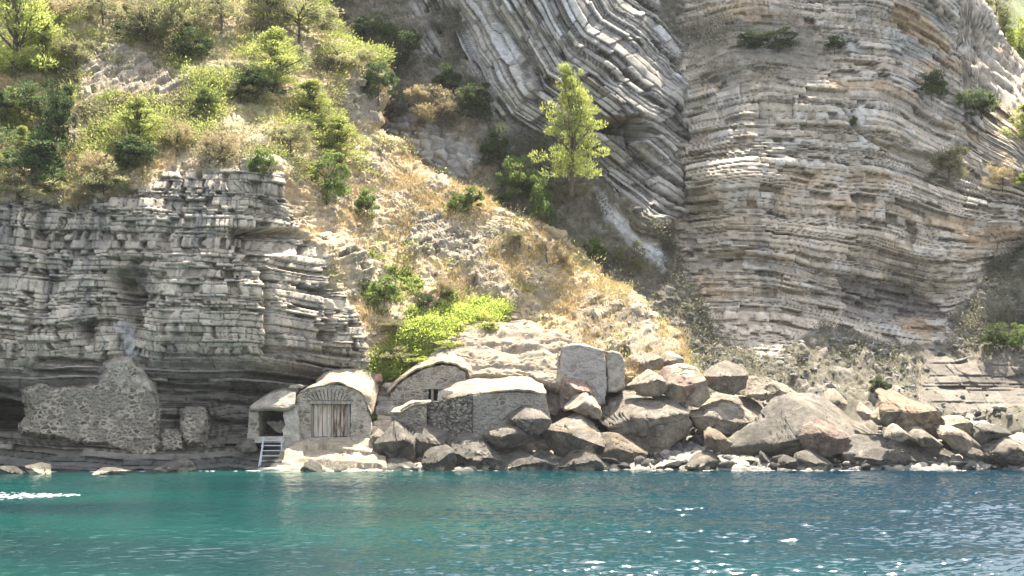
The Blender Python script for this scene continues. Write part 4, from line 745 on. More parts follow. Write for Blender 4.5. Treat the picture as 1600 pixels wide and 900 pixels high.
# -- open boathouse
ob = empty('boathouse', P(430, 716, 73.2), 'low open boathouse with a grey slab roof and a dark doorway above metal steps', 'boathouse', 'old fishermen huts on the shore')
prism('side_wall', [(444,634),(452,630),(464,634),(467,660),(468,690),(462,706),(450,716),(443,720),(441,700),(443,684),(441,672),(446,664),(442,650)], 73.2, 3.2, M_plaster, ob, .8, 4, 11)
prism('side_wall', [(390,640),(404,640),(404,684),(400,690),(386,688)], 73.4, 3.0, M_mas2, ob, .8, 4, 12)
boxm('floor_slab', P(398, 692, 73.1), (P(446, 684, 73.1)[0], 76.4, P(446, 682, 73.1)[2]), M_plaster, ob, .02, 3)
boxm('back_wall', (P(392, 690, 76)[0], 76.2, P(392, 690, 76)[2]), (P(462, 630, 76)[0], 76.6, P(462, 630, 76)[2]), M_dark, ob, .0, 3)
loft('roof', [[(390,637,72.7),(410,636,72.7),(430,636,72.7),(448,636,72.7)],[(390,634,72.75),(410,631,72.8),(440,631,72.8),(460,630,72.9)],[(400,627,73.6),(420,617,73.8),(440,612,73.8),(462,614,73.6)],[(412,618,76),(430,608,76.5),(446,604,76.5),(466,606,76)]], M_plgrey, ob, drop=.22, seed=3, amp=.05)
lt = pbox('lintel', 396, 633.5, 446, 637.5, 72.95, .5, M_wood, ob, .02, 4)
tp = empty('tarpaulin', P(432, 678, 74.4), 'crumpled pale grey tarpaulin lying in the dark open doorway', 'tarpaulin')
prism('sheet', [(415,660),(424,658),(432,660),(437,656),(443,661),(445,672),(438,677),(430,674),(424,668)], 74.2, .5, M_plgrey, tp, .8, 3, 15, slope=.4)
# -- metal steps
st = empty('metal_steps', P(424, 733, 71.6), 'galvanised metal steps climbing from the water to the open boathouse', 'steps')
def sy(q): return 71.6 + (733 - q) / 50 * 1.3
for k, (a, b) in enumerate([((406, 733), (411, 686)), ((440, 733), (440, 686))]): tube('stringer', P(a[0], a[1], sy(a[1])), P(b[0], b[1], sy(b[1])), .045, M_metal, st, sq=True)
for q in (728, 720, 712, 704, 696, 688):
    a = P(408, q, sy(q)); b = P(440, q, sy(q)); boxm('step', (a[0], a[1] - .04, a[2] - .03), (b[0], a[1] + .20, a[2] + .02), M_metal, st, 0, 1)
tube('handrail', P(411, 690, sy(690) - .3), P(404, 729, sy(729) - .35), .03, M_metal, st); tube('handrail_post', P(411, 690, sy(690) - .3), P(411, 700, sy(690) - .25), .03, M_metal, st)
ft = empty('concrete_footing', P(442, 722, 71.8), 'small whitewashed concrete footing at the right side of the metal steps', 'footing')
prism('footing_block', [(434,724),(438,704),(444,704),(448,716),(447,726)], 71.7, .8, M_roof, ft, .6, 3, 16)

# -- boathouse with the double door
db = empty('boathouse', P(520, 690, 73.6), 'stone boathouse with an arched gable over a weathered wooden double door', 'boathouse', 'old fishermen huts on the shore')
prism('wall', [(462,704),(464,640),(463,620),(470,610),(480,606),(500,603),(514,600),(530,602),(548,607),(562,613),(570,624),(576,645),(580,668),(578,692),(548,692),(548,631),(486,631),(486,695),(470,706)], 73.6, .7, M_mas2, db, .7, 4, 21)
pbox('threshold', 484, 683.5, 548, 688, 73.5, .8, M_plaster, db, .02, 7)
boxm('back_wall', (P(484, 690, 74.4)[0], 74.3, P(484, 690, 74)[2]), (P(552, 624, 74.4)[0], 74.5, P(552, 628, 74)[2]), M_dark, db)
pbox('lintel', 483, 626.5, 549, 631.5, 73.48, .5, M_wood, db, .02, 5)
ar = []; bm = bmesh.new()
rsv = random.Random(4)
for k in range(15):
    a0 = math.radians(28 + 124 / 15 * k + 1.4); a1 = math.radians(28 + 124 / 15 * (k + 1) - 1.4); c = (515, 652); r0 = 28.5 if abs(k - 7) < 4 else 30.5; r1 = 45 + rsv.uniform(-2.5, 2)
    q = [(c[0] + r0 * math.cos(a0) * 1.15, c[1] - r0 * math.sin(a0) * .86), (c[0] + r1 * math.cos(a0), c[1] - r1 * math.sin(a0)), (c[0] + r1 * math.cos(a1), c[1] - r1 * math.sin(a1)), (c[0] + r0 * math.cos(a1) * 1.15, c[1] - r0 * math.sin(a1) * .86)]
    q = [(x, min(y, 625.5)) for x, y in q]; Yf = 73.52 - rsv.uniform(0, .05)
    f = [bm.verts.new(Vector(P(x, y, Yf)) - db.location) for x, y in q]; b_ = [bm.verts.new(Vector(P(x, y, 73.75)) - db.location) for x, y in q]
    try:
        bm.faces.new(f); bm.faces.new(b_[::-1])
        for i in range(4): bm.faces.new((f[i], b_[i], b_[(i + 1) % 4], f[(i + 1) % 4]))
    except Exception: pass
bmesh.ops.recalc_face_normals(bm, faces=bm.faces[:]); me = bpy.data.meshes.new('arch'); bm.to_mesh(me); bm.free(); me.materials.append(rock_mat('arch_stone', (.33, .28, .23), bump=.5, amt=.4)); o = bpy.data.objects.new('arch', me); C.objects.link(o); o.parent = db
def leafdoor(p0, p1, mat, lab, brace):
    a = P(p0, 683, 73.78); b = P(p1, 632, 73.78); k = 4; bm = bmesh.new(); rs_ = random.Random(int(p0))
    for i in range(k):
        x0 = a[0] + (b[0] - a[0]) * i / k + .012; x1 = a[0] + (b[0] - a[0]) * (i + 1) / k - .012; r = bmesh.ops.create_cube(bm, size=1)['verts']; y = 73.78 + rs_.uniform(0, .015)
        zb = a[2] + rs_.uniform(0, .05)
        for v in r: v.co = Vector((x0 if v.co.x < 0 else x1, y if v.co.y < 0 else y + .05, zb if v.co.z < 0 else b[2])) - db.location
    for zz in (.2, .8):
        r = bmesh.ops.create_cube(bm, size=1)['verts']; z = a[2] + (b[2] - a[2]) * zz
        if brace:
            for v in r: v.co = Vector((a[0] if v.co.x < 0 else b[0], 73.74 if v.co.y < 0 else 73.775, z if v.co.z < 0 else z + .11)) - db.location
        else: bmesh.ops.delete(bm, geom=r, context='VERTS')
    me = bpy.data.meshes.new('door'); bm.to_mesh(me); bm.free(); me.materials.append(mat); o = bpy.data.objects.new('door', me); C.objects.link(o); o.parent = db; o['label'] = lab; return o
dl = leafdoor(490, 518, M_woodA, 'pale weathered left door leaf', False); dr = leafdoor(521, 542, M_woodB, 'right door leaf with peeling dark brown paint', False)
for nm, p0, p1 in (('door_post', 518.3, 520.7), ('door_post', 486.5, 489.7), ('door_post', 542.3, 547)): pbox(nm, p0, 632, p1, 684, 73.70, .14, M_wood, db, .006, 3)
h = pbox('handle', 512, 649, 515.5, 652, 73.72, .05, M_metal, None, 0, 1, .008); h.parent = dl; 
for v in h.data.vertices: v.co = v.co - db.location
dl_ = dl
loft('roof', [[(470,610,73.5),(480,605,73.5),(498,601,73.5),(514,597,73.5),(532,600,73.5),(550,605,73.5),(564,611,73.5),(574,625,73.5),(581,645,73.5)],
  [(472,608,73.6),(484,602,73.7),(500,598,73.8),(516,594,73.8),(534,596,73.8),(552,601,73.8),(568,608,73.8),(579,621,73.8),(585,640,73.9)],
  [(488,600,75),(500,592,75.3),(514,586,75.5),(532,584,75.5),(552,584,75.5),(570,590,75.5),(584,600,75.4),(590,618,75.2)],
  [(504,590,77.2),(512,582,77.6),(526,576,78),(545,571,78.2),(565,568,78.4),(580,571,78.4),(590,582,78),(594,600,77.5)]], M_roof, db, drop=.1, seed=8, amp=.12)
pl = empty('stone_slab', P(460, 607, 74.4), 'thin flat stone slab sticking out between the two boathouse roofs', 'slab'); prism('slab_body', [(451,606),(453,602),(466,600),(473,603),(471,606)], 73.9, .9, M_plgrey, pl, .4, 4, 22)

# -- terrace of pale bedrock in front of the door
tr = empty('rock_terrace', P(520, 735, 71), 'sunlit cream rock terrace sloping to the water below the wooden door', 'terrace')
loft('terrace_body', [[(436,741,69.4),(480,742,69.0),(530,742,69.0),(585,741,69.2),(604,738,69.6)],[(440,730,70.3),(480,731,70.0),(530,731,70.0),(580,730,70.2),(604,728,70.4)],[(446,712,71.6),(480,708,71.7),(530,708,71.7),(580,710,71.6),(602,712,71.6)],[(458,697,72.9),(490,691,73.0),(530,690,73.0),(570,690,73.0),(598,695,72.8)],[(462,690,74.2),(490,687,74.2),(530,687,74.2),(570,687,74.2),(598,690,74.0)]], M_roof, tr, nu=110, nv=70, amp=.10, drop=.6, seed=17, beds=.16)

# -- stone staircase between the huts
sc = empty('stone_staircase', P(588, 690, 73.5), 'rough stone staircase climbing between the wooden door hut and the upper hut', 'stairs')
rss = random.Random(9); nst = 13
for k in range(nst):
    t = k / (nst - 1); q = 688 - 92 * t; Y = 72.9 + 5.0 * t; cx = 590 + 10 * math.sin(t * 3.0) + 6 * t; w = 15 - 3 * t
    a = P(cx - w, q + 8, Y); b = P(cx + w, q, Y)
    boxm('stair_step', (a[0] - rss.uniform(0, .15), Y, a[2]), (b[0] + rss.uniform(0, .15), Y + .75, b[2]), M_plaster, sc, .07, k, .05)
rb = empty('reddish_block', P(591, 597, 76.6), 'small reddish stone block on the corner of the door hut roof', 'block'); pbox('block_body', 584.5, 584, 597, 597, 76.4, .5, rock_mat('red_stone', (.36, .22, .16), bump=.6), rb, .05, 3, .05)

# -- upper hut with the bricked arch
ub = empty('boathouse', P(665, 640, 76.4), 'upper stone hut with a low arched gable and tiny doorway behind the round hut', 'hut', 'old fishermen huts on the shore')
prism('wall', [(600,660),(606,636),(612,614),(624,600),(645,586),(665,576),(690,570),(712,573),(727,582),(728,600),(722,606),(715,660),(684,660),(684,606),(669,606),(669,660)], 76.4, .8, M_mas2, ub, .8, 4, 31)
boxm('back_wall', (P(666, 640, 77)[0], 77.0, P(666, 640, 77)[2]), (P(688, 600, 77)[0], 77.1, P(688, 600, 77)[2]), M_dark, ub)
pbox('lintel', 664, 602.5, 700, 607.5, 76.25, .5, M_plaster, ub, .02, 8); pbox('door_post', 673.5, 608, 677.5, 640, 76.35, .15, M_wood, ub, .01, 8)
loft('roof', [[(606,615,76.2),(622,598,76.2),(644,584,76.2),(665,573,76.2),(690,566.5,76.2),(713,570,76.2),(730,580,76.2),(733,592,76.1)],
  [(604,610,76.4),(620,594,76.5),(642,580,76.6),(664,569,76.6),(690,561,76.7),(716,564,76.6),(733,575,76.5),(740,590,76.3)],
  [(640,578,77.6),(655,568,77.8),(670,560,78.0),(684,552,78.1),(700,547,78.2),(720,548,78.2),(736,560,77.8),(746,580,77.0)]], M_roof, ub, drop=.1, seed=12, amp=.08, cells=.08)
loft('upper_vault', [[(700,566,77.0),(722,583,76.6),(738,592,76.3),(780,592,76.2),(830,592,76.2),(862,600,76.2),(884,612,76.3)],
  [(694,548,78.2),(720,560,77.6),(750,570,77.2),(790,570,77.2),(835,572,77.2),(868,578,77.2),(888,590,77.2)],
  [(700,534,79.2),(720,532,79.2),(750,538,79.0),(790,540,79.0),(840,543,79.0),(872,548,79.0),(890,558,78.6)],
  [(718,524,80.6),(732,516,81),(760,511,81.4),(800,511,81.4),(845,516,81.2),(878,526,80.8),(892,536,80.4)]], rock_mat('weathered_vault', (.34, .275, .195), bump=.9, amt=.4), ub, nu=130, nv=80, amp=.22, drop=.5, seed=14, beds=.22)
kb = empty('retaining_wall', P(625, 600, 77), 'sunlit coping of loose pale stones running up beside the bright green shrubs', 'wall')
rk = random.Random(21)
for k in range(24):
    t = k / 23; p = 606 + 100 * t; q = 604 - 30 * t - 44 * t * t + rk.uniform(-1.5, 1.5); Y = 76.6 + 2.4 * t
    D, F = ICO[3]; s_ = rk.uniform(.16, .30); nd = D * np.array([s_ * 1.3, s_, s_ * .75]) * (1 + .25 * fbm3(D[:, 0] * 1.3 + k, D[:, 1] * 1.3, D[:, 2] * 1.3, 3, k))[:, None]
    mesh('coping_stone', nd + np.array(P(p, q, Y)), F, M_boulder, np.array([[.36, .31, .24]]) * rk.uniform(.8, 1.15) * np.ones((len(D), 1)), kb, smooth=False)

# -- round hut with dome and curved wall
rh = empty('boathouse', P(760, 680, 73.6), 'round fronted hut with a domed lime roof behind a curved stone wall', 'hut', 'old fishermen huts on the shore')
def curved(name, top, bot, yf, mat, parent, th=.5, amp=.03, seed=1, nu=50, nv=22):
    T = resample([(a, b) for a, b in top], nu); B = resample([(a, b) for a, b in bot], nu); t = np.linspace(0, 1, nv)[:, None, None]
    Q = T[None] * (1 - t) + B[None] * t; Yv = yf(Q[..., 0]); V = world(Q[..., 0], Q[..., 1], Yv); x, z = V[..., 0], V[..., 2]
    f1, f2, ci = cell(x * 2.6, z * 5.5, seed); V[..., 1] -= np.clip((f2 - f1) * 2.5, 0, 1) * amp * 2 + ci * amp + fbm(x, z, 3, seed) * amp
    V[0, :, 2] += fbm(x[0] * 3, x[0] * 0, 3, seed) * .06
    U = V.copy(); U[..., 1] += th; nr, nc = x.shape; F = gridfaces(nr, nc); off = nr * nc; idx = np.arange(nr * nc).reshape(nr, nc)
    per = np.concatenate([idx[0, :-1], idx[:-1, -1], idx[-1, :0:-1], idx[:0:-1, 0]]); pn = np.roll(per, -1)
    return mesh(name, np.concatenate([V.reshape(-1, 3), U.reshape(-1, 3)]), np.concatenate([F[:, ::-1], F + off, np.stack([per, per + off, pn + off, pn], -1)]), mat, None, parent, smooth=False)
yf = lambda p: 73.3 + ((p - 765) / 100) ** 2 * 1.1
curved('curved_wall', [(738,616),(770,614),(800,612),(835,612),(852,616)], [(738,700),(770,700),(800,700),(835,690),(866,680)], yf, M_plw, rh, seed=3, nu=70)
curved('dry_stone_wall', [(668,628),(690,626),(712,621),(737.5,615.5)], [(668,700),(690,700),(712,700),(737.5,700)], lambda p: yf(p) - .06, M_dry, rh, amp=.07, seed=4, nu=60, nv=40)
curved('end_wall', [(612,644),(624,642),(640,630),(667,627)], [(610,690),(624,690),(640,690),(667,690)], lambda p: 73.9 + 0 * p, M_mas, rh, seed=5)
loft('wall_cap', [[(610,644,73.7),(625,642,73.7),(640,633,73.7),(652,630,73.7),(662,629,73.7),(670,627,73.7)],[(613,640,74.2),(627,637,74.2),(642,628,74.2),(655,627,74.2),(664,626,74.2),(672,625,74.2)],[(616,638,74.9),(628,635,74.9),(644,625,74.9),(656,625,74.9),(666,624,74.9),(674,624,74.9)]], M_roof, rh, drop=.12, amp=.06, seed=6)
loft('roof', [[(706,626,73.9),(716,622,73.8),(740,615,73.4),(770,612,73.2),(800,610,73.2),(832,611,73.5),(853,616,74.1)],
  [(690,618,74.2),(712,611,74.3),(740,607,74.0),(770,604,73.9),(800,602,73.9),(832,604,74.1),(853,612,74.4)],
  [(690,609,75.2),(712,601,75.4),(740,596,75.5),(770,593,75.5),(800,592,75.5),(830,594,75.5),(850,606,75.4)],
  [(698,603,76.3),(720,594,76.6),(745,587,77),(770,584,77.2),(800,582,77.2),(828,585,77.0),(848,600,76.4)]], M_roof, rh, nu=90, nv=50, drop=.12, amp=.09, seed=7)
prism('gable', [(683,626),(685,612),(692,609),(706,611),(714,617),(709,626)], 74.3, .5, M_plaster, rh, .6, 3, 32)

# -- ruined plaster block at the right end of the huts
rn = empty('ruined_wall', P(910, 625, 77.2), 'pale plastered ruin wall with a straight left corner and a separate narrow pillar', 'ruin')
panel('wall', [(874,640),(876,565),(879,543),(892,538),(906,537),(922,541),(944,547),(946,562),(947,602),(944,630),(920,640)], 76.6, masonry_mat('ruin_plaster', (.29, .25, .21), (.38, .33, .28), 1.2, 1.4, .10, patch=(.36, .32, .28), patch_amt=.6, var=.2), rn, .22, 2.5, slope=.12, seed=41, rag=2, back=2.0, amp=.03, cs=(1.3, 1.5))
panel('side_wall', [(845,640),(848,600),(858,576),(870,560),(879,548),(879,636),(868,652),(856,650)], 76.9, rock_mat('brown_plaster', (.34, .27, .22), bump=.8, amt=.45), rn, .6, 5, slope=.15, seed=42, back=1.5)
panel('pillar', [(949,612),(948,562),(948,549),(956,549),(968,552),(976,566),(974,606),(962,612)], 76.8, M_plgrey, rn, .2, 2.5, slope=.12, seed=43, rag=2, back=1.4, amp=.02)
# -- foam of a boat wake and along the waterline
def foam(name, pts, size, seed):
    rs_ = np.random.RandomState(seed); D, F = ICO[2]; n = len(pts); V = D[None] * np.array([1.8, 1.0, .16]) * np.asarray(size)[:, None, None] * rs_.uniform(.5, 1.4, (n, 1, 3)) + np.asarray(pts)[:, None, :]
    m_, nt, b = new_mat(name); b.inputs['Base Color'].default_value = (.6, .64, .64, 1); b.inputs['Roughness'].default_value = .5
    FF = (F[None] + (np.arange(n) * len(D))[:, None, None]).reshape(-1, 3); return tag(mesh(name, V.reshape(-1, 3), FF, m_, smooth=True), kind='stuff')
rf = np.random.RandomState(3); t = rf.rand(420) ** .8; pw = -40 + 165 * (1 - t); qw = 774 + (rf.randn(420) * 3.2) * (1.15 - (1 - t)) + 3 * t; Yw = 3.5 * 2100 / (qw - 630)
foam('wake_foam', np.stack([(pw - 800) / FOC * Yw, Yw, 0 * Yw + .02], -1), .015 + .055 * rf.rand(420) ** 2, 4)
pw = rf.uniform(0, 1600, 900); Yw = 69.4 + rf.rand(900) * .9 - ss(500, 100, pw) * 1.2; kf = fbm(pw / 25, pw * 0, 3, 9) > .18; pw, Yw = pw[kf], Yw[kf]
foam('shore_foam', np.stack([(pw - 800) / FOC * Yw, Yw, 0 * Yw], -1), .02 + .05 * rf.rand(len(pw)), 5)
# ------------------------------------------------------------------ foliage
def leaves(cen, size, rs_, up=0.0, asp=.38, axis=None):
    """rhombic leaf faces at cen (n,3); axis: preferred long direction"""
    n = len(cen); a = rs_.randn(n, 3); a[:, 2] += up
    if axis is not None: a = a * .55 + axis * 1.3
    a /= np.linalg.norm(a, axis=1, keepdims=True); b = rs_.randn(n, 3); b = np.cross(a, b); b /= np.linalg.norm(b, axis=1, keepdims=True) + 1e-9
    L_ = (size * rs_.uniform(.6, 1.3, n))[:, None]; W_ = L_ * asp
    V = np.stack([cen - a * L_ * .5, cen + b * W_ * .5, cen + a * L_ * .5, cen - b * W_ * .5], 1).reshape(-1, 3)
    return V, np.arange(4 * n).reshape(n, 4)
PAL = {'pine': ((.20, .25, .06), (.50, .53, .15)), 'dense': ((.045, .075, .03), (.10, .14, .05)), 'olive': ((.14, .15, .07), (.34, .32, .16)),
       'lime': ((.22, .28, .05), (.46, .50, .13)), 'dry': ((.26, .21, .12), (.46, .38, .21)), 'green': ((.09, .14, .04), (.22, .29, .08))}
def crown(kind, seed, n=9000):
    rs_ = np.random.RandomState(seed); B = []
    if kind == 'pine':
        n = 15000
        for i in range(96):
            h = rs_.uniform(.06, 1.0); r = .46 * (1 - h) ** .7 * (1 if h > .22 else .75) + .03; a = rs_.rand() * 6.28; d = r * rs_.uniform(.05, 1.05)
            B.append((math.cos(a) * d, math.sin(a) * d, h - .03, rs_.uniform(.08, .15) * (1.25 - .5 * h), rs_.uniform(.025, .055)))
    else:
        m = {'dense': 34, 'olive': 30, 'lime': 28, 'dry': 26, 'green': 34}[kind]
        for i in range(m):
            a = rs_.rand() * 6.28; ph = rs_.rand() ** .6; d = .36 * math.sqrt(rs_.rand()); h = .08 + .80 * ph * math.sqrt(max(0, 1 - (d / .5) ** 2))
            B.append((math.cos(a) * d * 1.1, math.sin(a) * d, h * rs_.uniform(.7, 1.1), rs_.uniform(.06, .18), rs_.uniform(.05, .15)))
    B = np.array(B); k = rs_.randint(0, len(B), n); u = rs_.randn(n, 3); u /= np.linalg.norm(u, axis=1, keepdims=True)
    rad = rs_.uniform(.35, 1.08, n) ** (.55) if kind != 'olive' and kind != 'dry' else rs_.uniform(.2, 1.2, n) ** .7
    c = B[k, :3] + u * np.stack([B[k, 3], B[k, 3], B[k, 4]], -1) * rad[:, None]
    # ragged gaps
    g = fbm3(c[:, 0] * 9, c[:, 1] * 9, c[:, 2] * 9, 3, seed); keep = g > (-.12 if kind in ('olive', 'dry') else -.2); c, k, u, g = c[keep], k[keep], u[keep], g[keep]
    sz = {'pine': .034, 'dense': .042, 'olive': .042, 'lime': .044, 'dry': .05, 'green': .044}[kind]; asp = {'pine': .30, 'dense': .6, 'olive': .35, 'lime': .45, 'dry': .16, 'green': .6}[kind]
    V, F = leaves(c, sz, rs_, .25, asp, u + np.array([0, 0, .5]))
    lo, hi = np.array(PAL[kind][0]), np.array(PAL[kind][1]); t = np.clip(.5 * hsh(k, 3, seed) + .35 * rs_.rand(len(k)) + .5 * (g + .1), 0, 1)
    col = lo + (hi - lo) * t[:, None]; dead = rs_.rand(len(k)) < .06; col[dead] = (.22, .17, .10)
    return V, F, np.repeat(col, 4, 0), B
def limbs(B, seed, kind):
    rs_ = np.random.RandomState(seed + 99); Vs, Fs = [], []; off = 0
    def tub(p0, p1, r0, r1, bend):
        nonlocal off
        k = 5; mid = (p0 + p1) / 2 + bend; t = np.linspace(0, 1, k)[:, None]; c = p0 * (1 - t) ** 2 + 2 * mid * t * (1 - t) + p1 * t ** 2; r = r0 + (r1 - r0) * t[:, 0]
        for i in range(k):
            for j in range(6): Vs.append(c[i] + np.array([math.cos(j * 1.047), math.sin(j * 1.047), 0]) * r[i])
        for i in range(k - 1):
            for j in range(6): Fs.append((off + i * 6 + j, off + i * 6 + (j + 1) % 6, off + (i + 1) * 6 + (j + 1) % 6, off + (i + 1) * 6 + j))
        off += k * 6
    top = np.array([rs_.uniform(-.05, .05), rs_.uniform(-.05, .05), .93 if kind == 'pine' else .5]); base = np.array([0, 0, -.12])
    tub(base, top, .028 if kind == 'pine' else .02, .006, rs_.randn(3) * .03)
    for b in B[::2]:
        s = base + (top - base) * np.clip(b[2] / top[2] * .75, .1, .9); tub(s, b[:3].copy(), .013, .004, rs_.randn(3) * .03)
    return np.array(Vs), np.array(Fs)
PROTO = {}
def proto(kind, v):
    if (kind, v) not in PROTO:
        V, F, col, B = crown(kind, 100 * v + len(kind)); o = mesh('crown', V, F, M_leaf, col, smooth=False)
        TV, TF = limbs(B, v, kind); t = mesh('trunk', TV, TF, M_bark, smooth=True); PROTO[(kind, v)] = (o.data, t.data)
        bpy.data.objects.remove(o); bpy.data.objects.remove(t)
    return PROTO[(kind, v)]
def plant(name, kind, sheet, p, qt, qb, w, label, cat, group=None, v=0, rot=None, dy=0.0):
    c = lookup(sheet, p, qb); Y = float(c[1]) - .15 - dy; m = Y / FOC; x, y, z = P(p, qb, Y)
    e = empty(name, (x, y, z), label, cat, group); cd, td = proto(kind, v)
    h = (qb - qt) * m * (.75 if kind == 'lime' else 1); ww = w * m * (1.28 if kind == 'pine' else 1.35 if kind in ('olive', 'dry') else 1.15)
    for nm, d in (('crown', cd), ('trunk', td)):
        o = bpy.data.objects.new(nm, d); C.objects.link(o); o.parent = e; o.scale = (ww, ww * .85, h)
    e.rotation_euler = (0, 0, (p * 1.7 + qb) % 6.28 if rot is None else rot); return e
GB = 'shrubs and trees on the hillside'
A_ = SA; B_ = SB
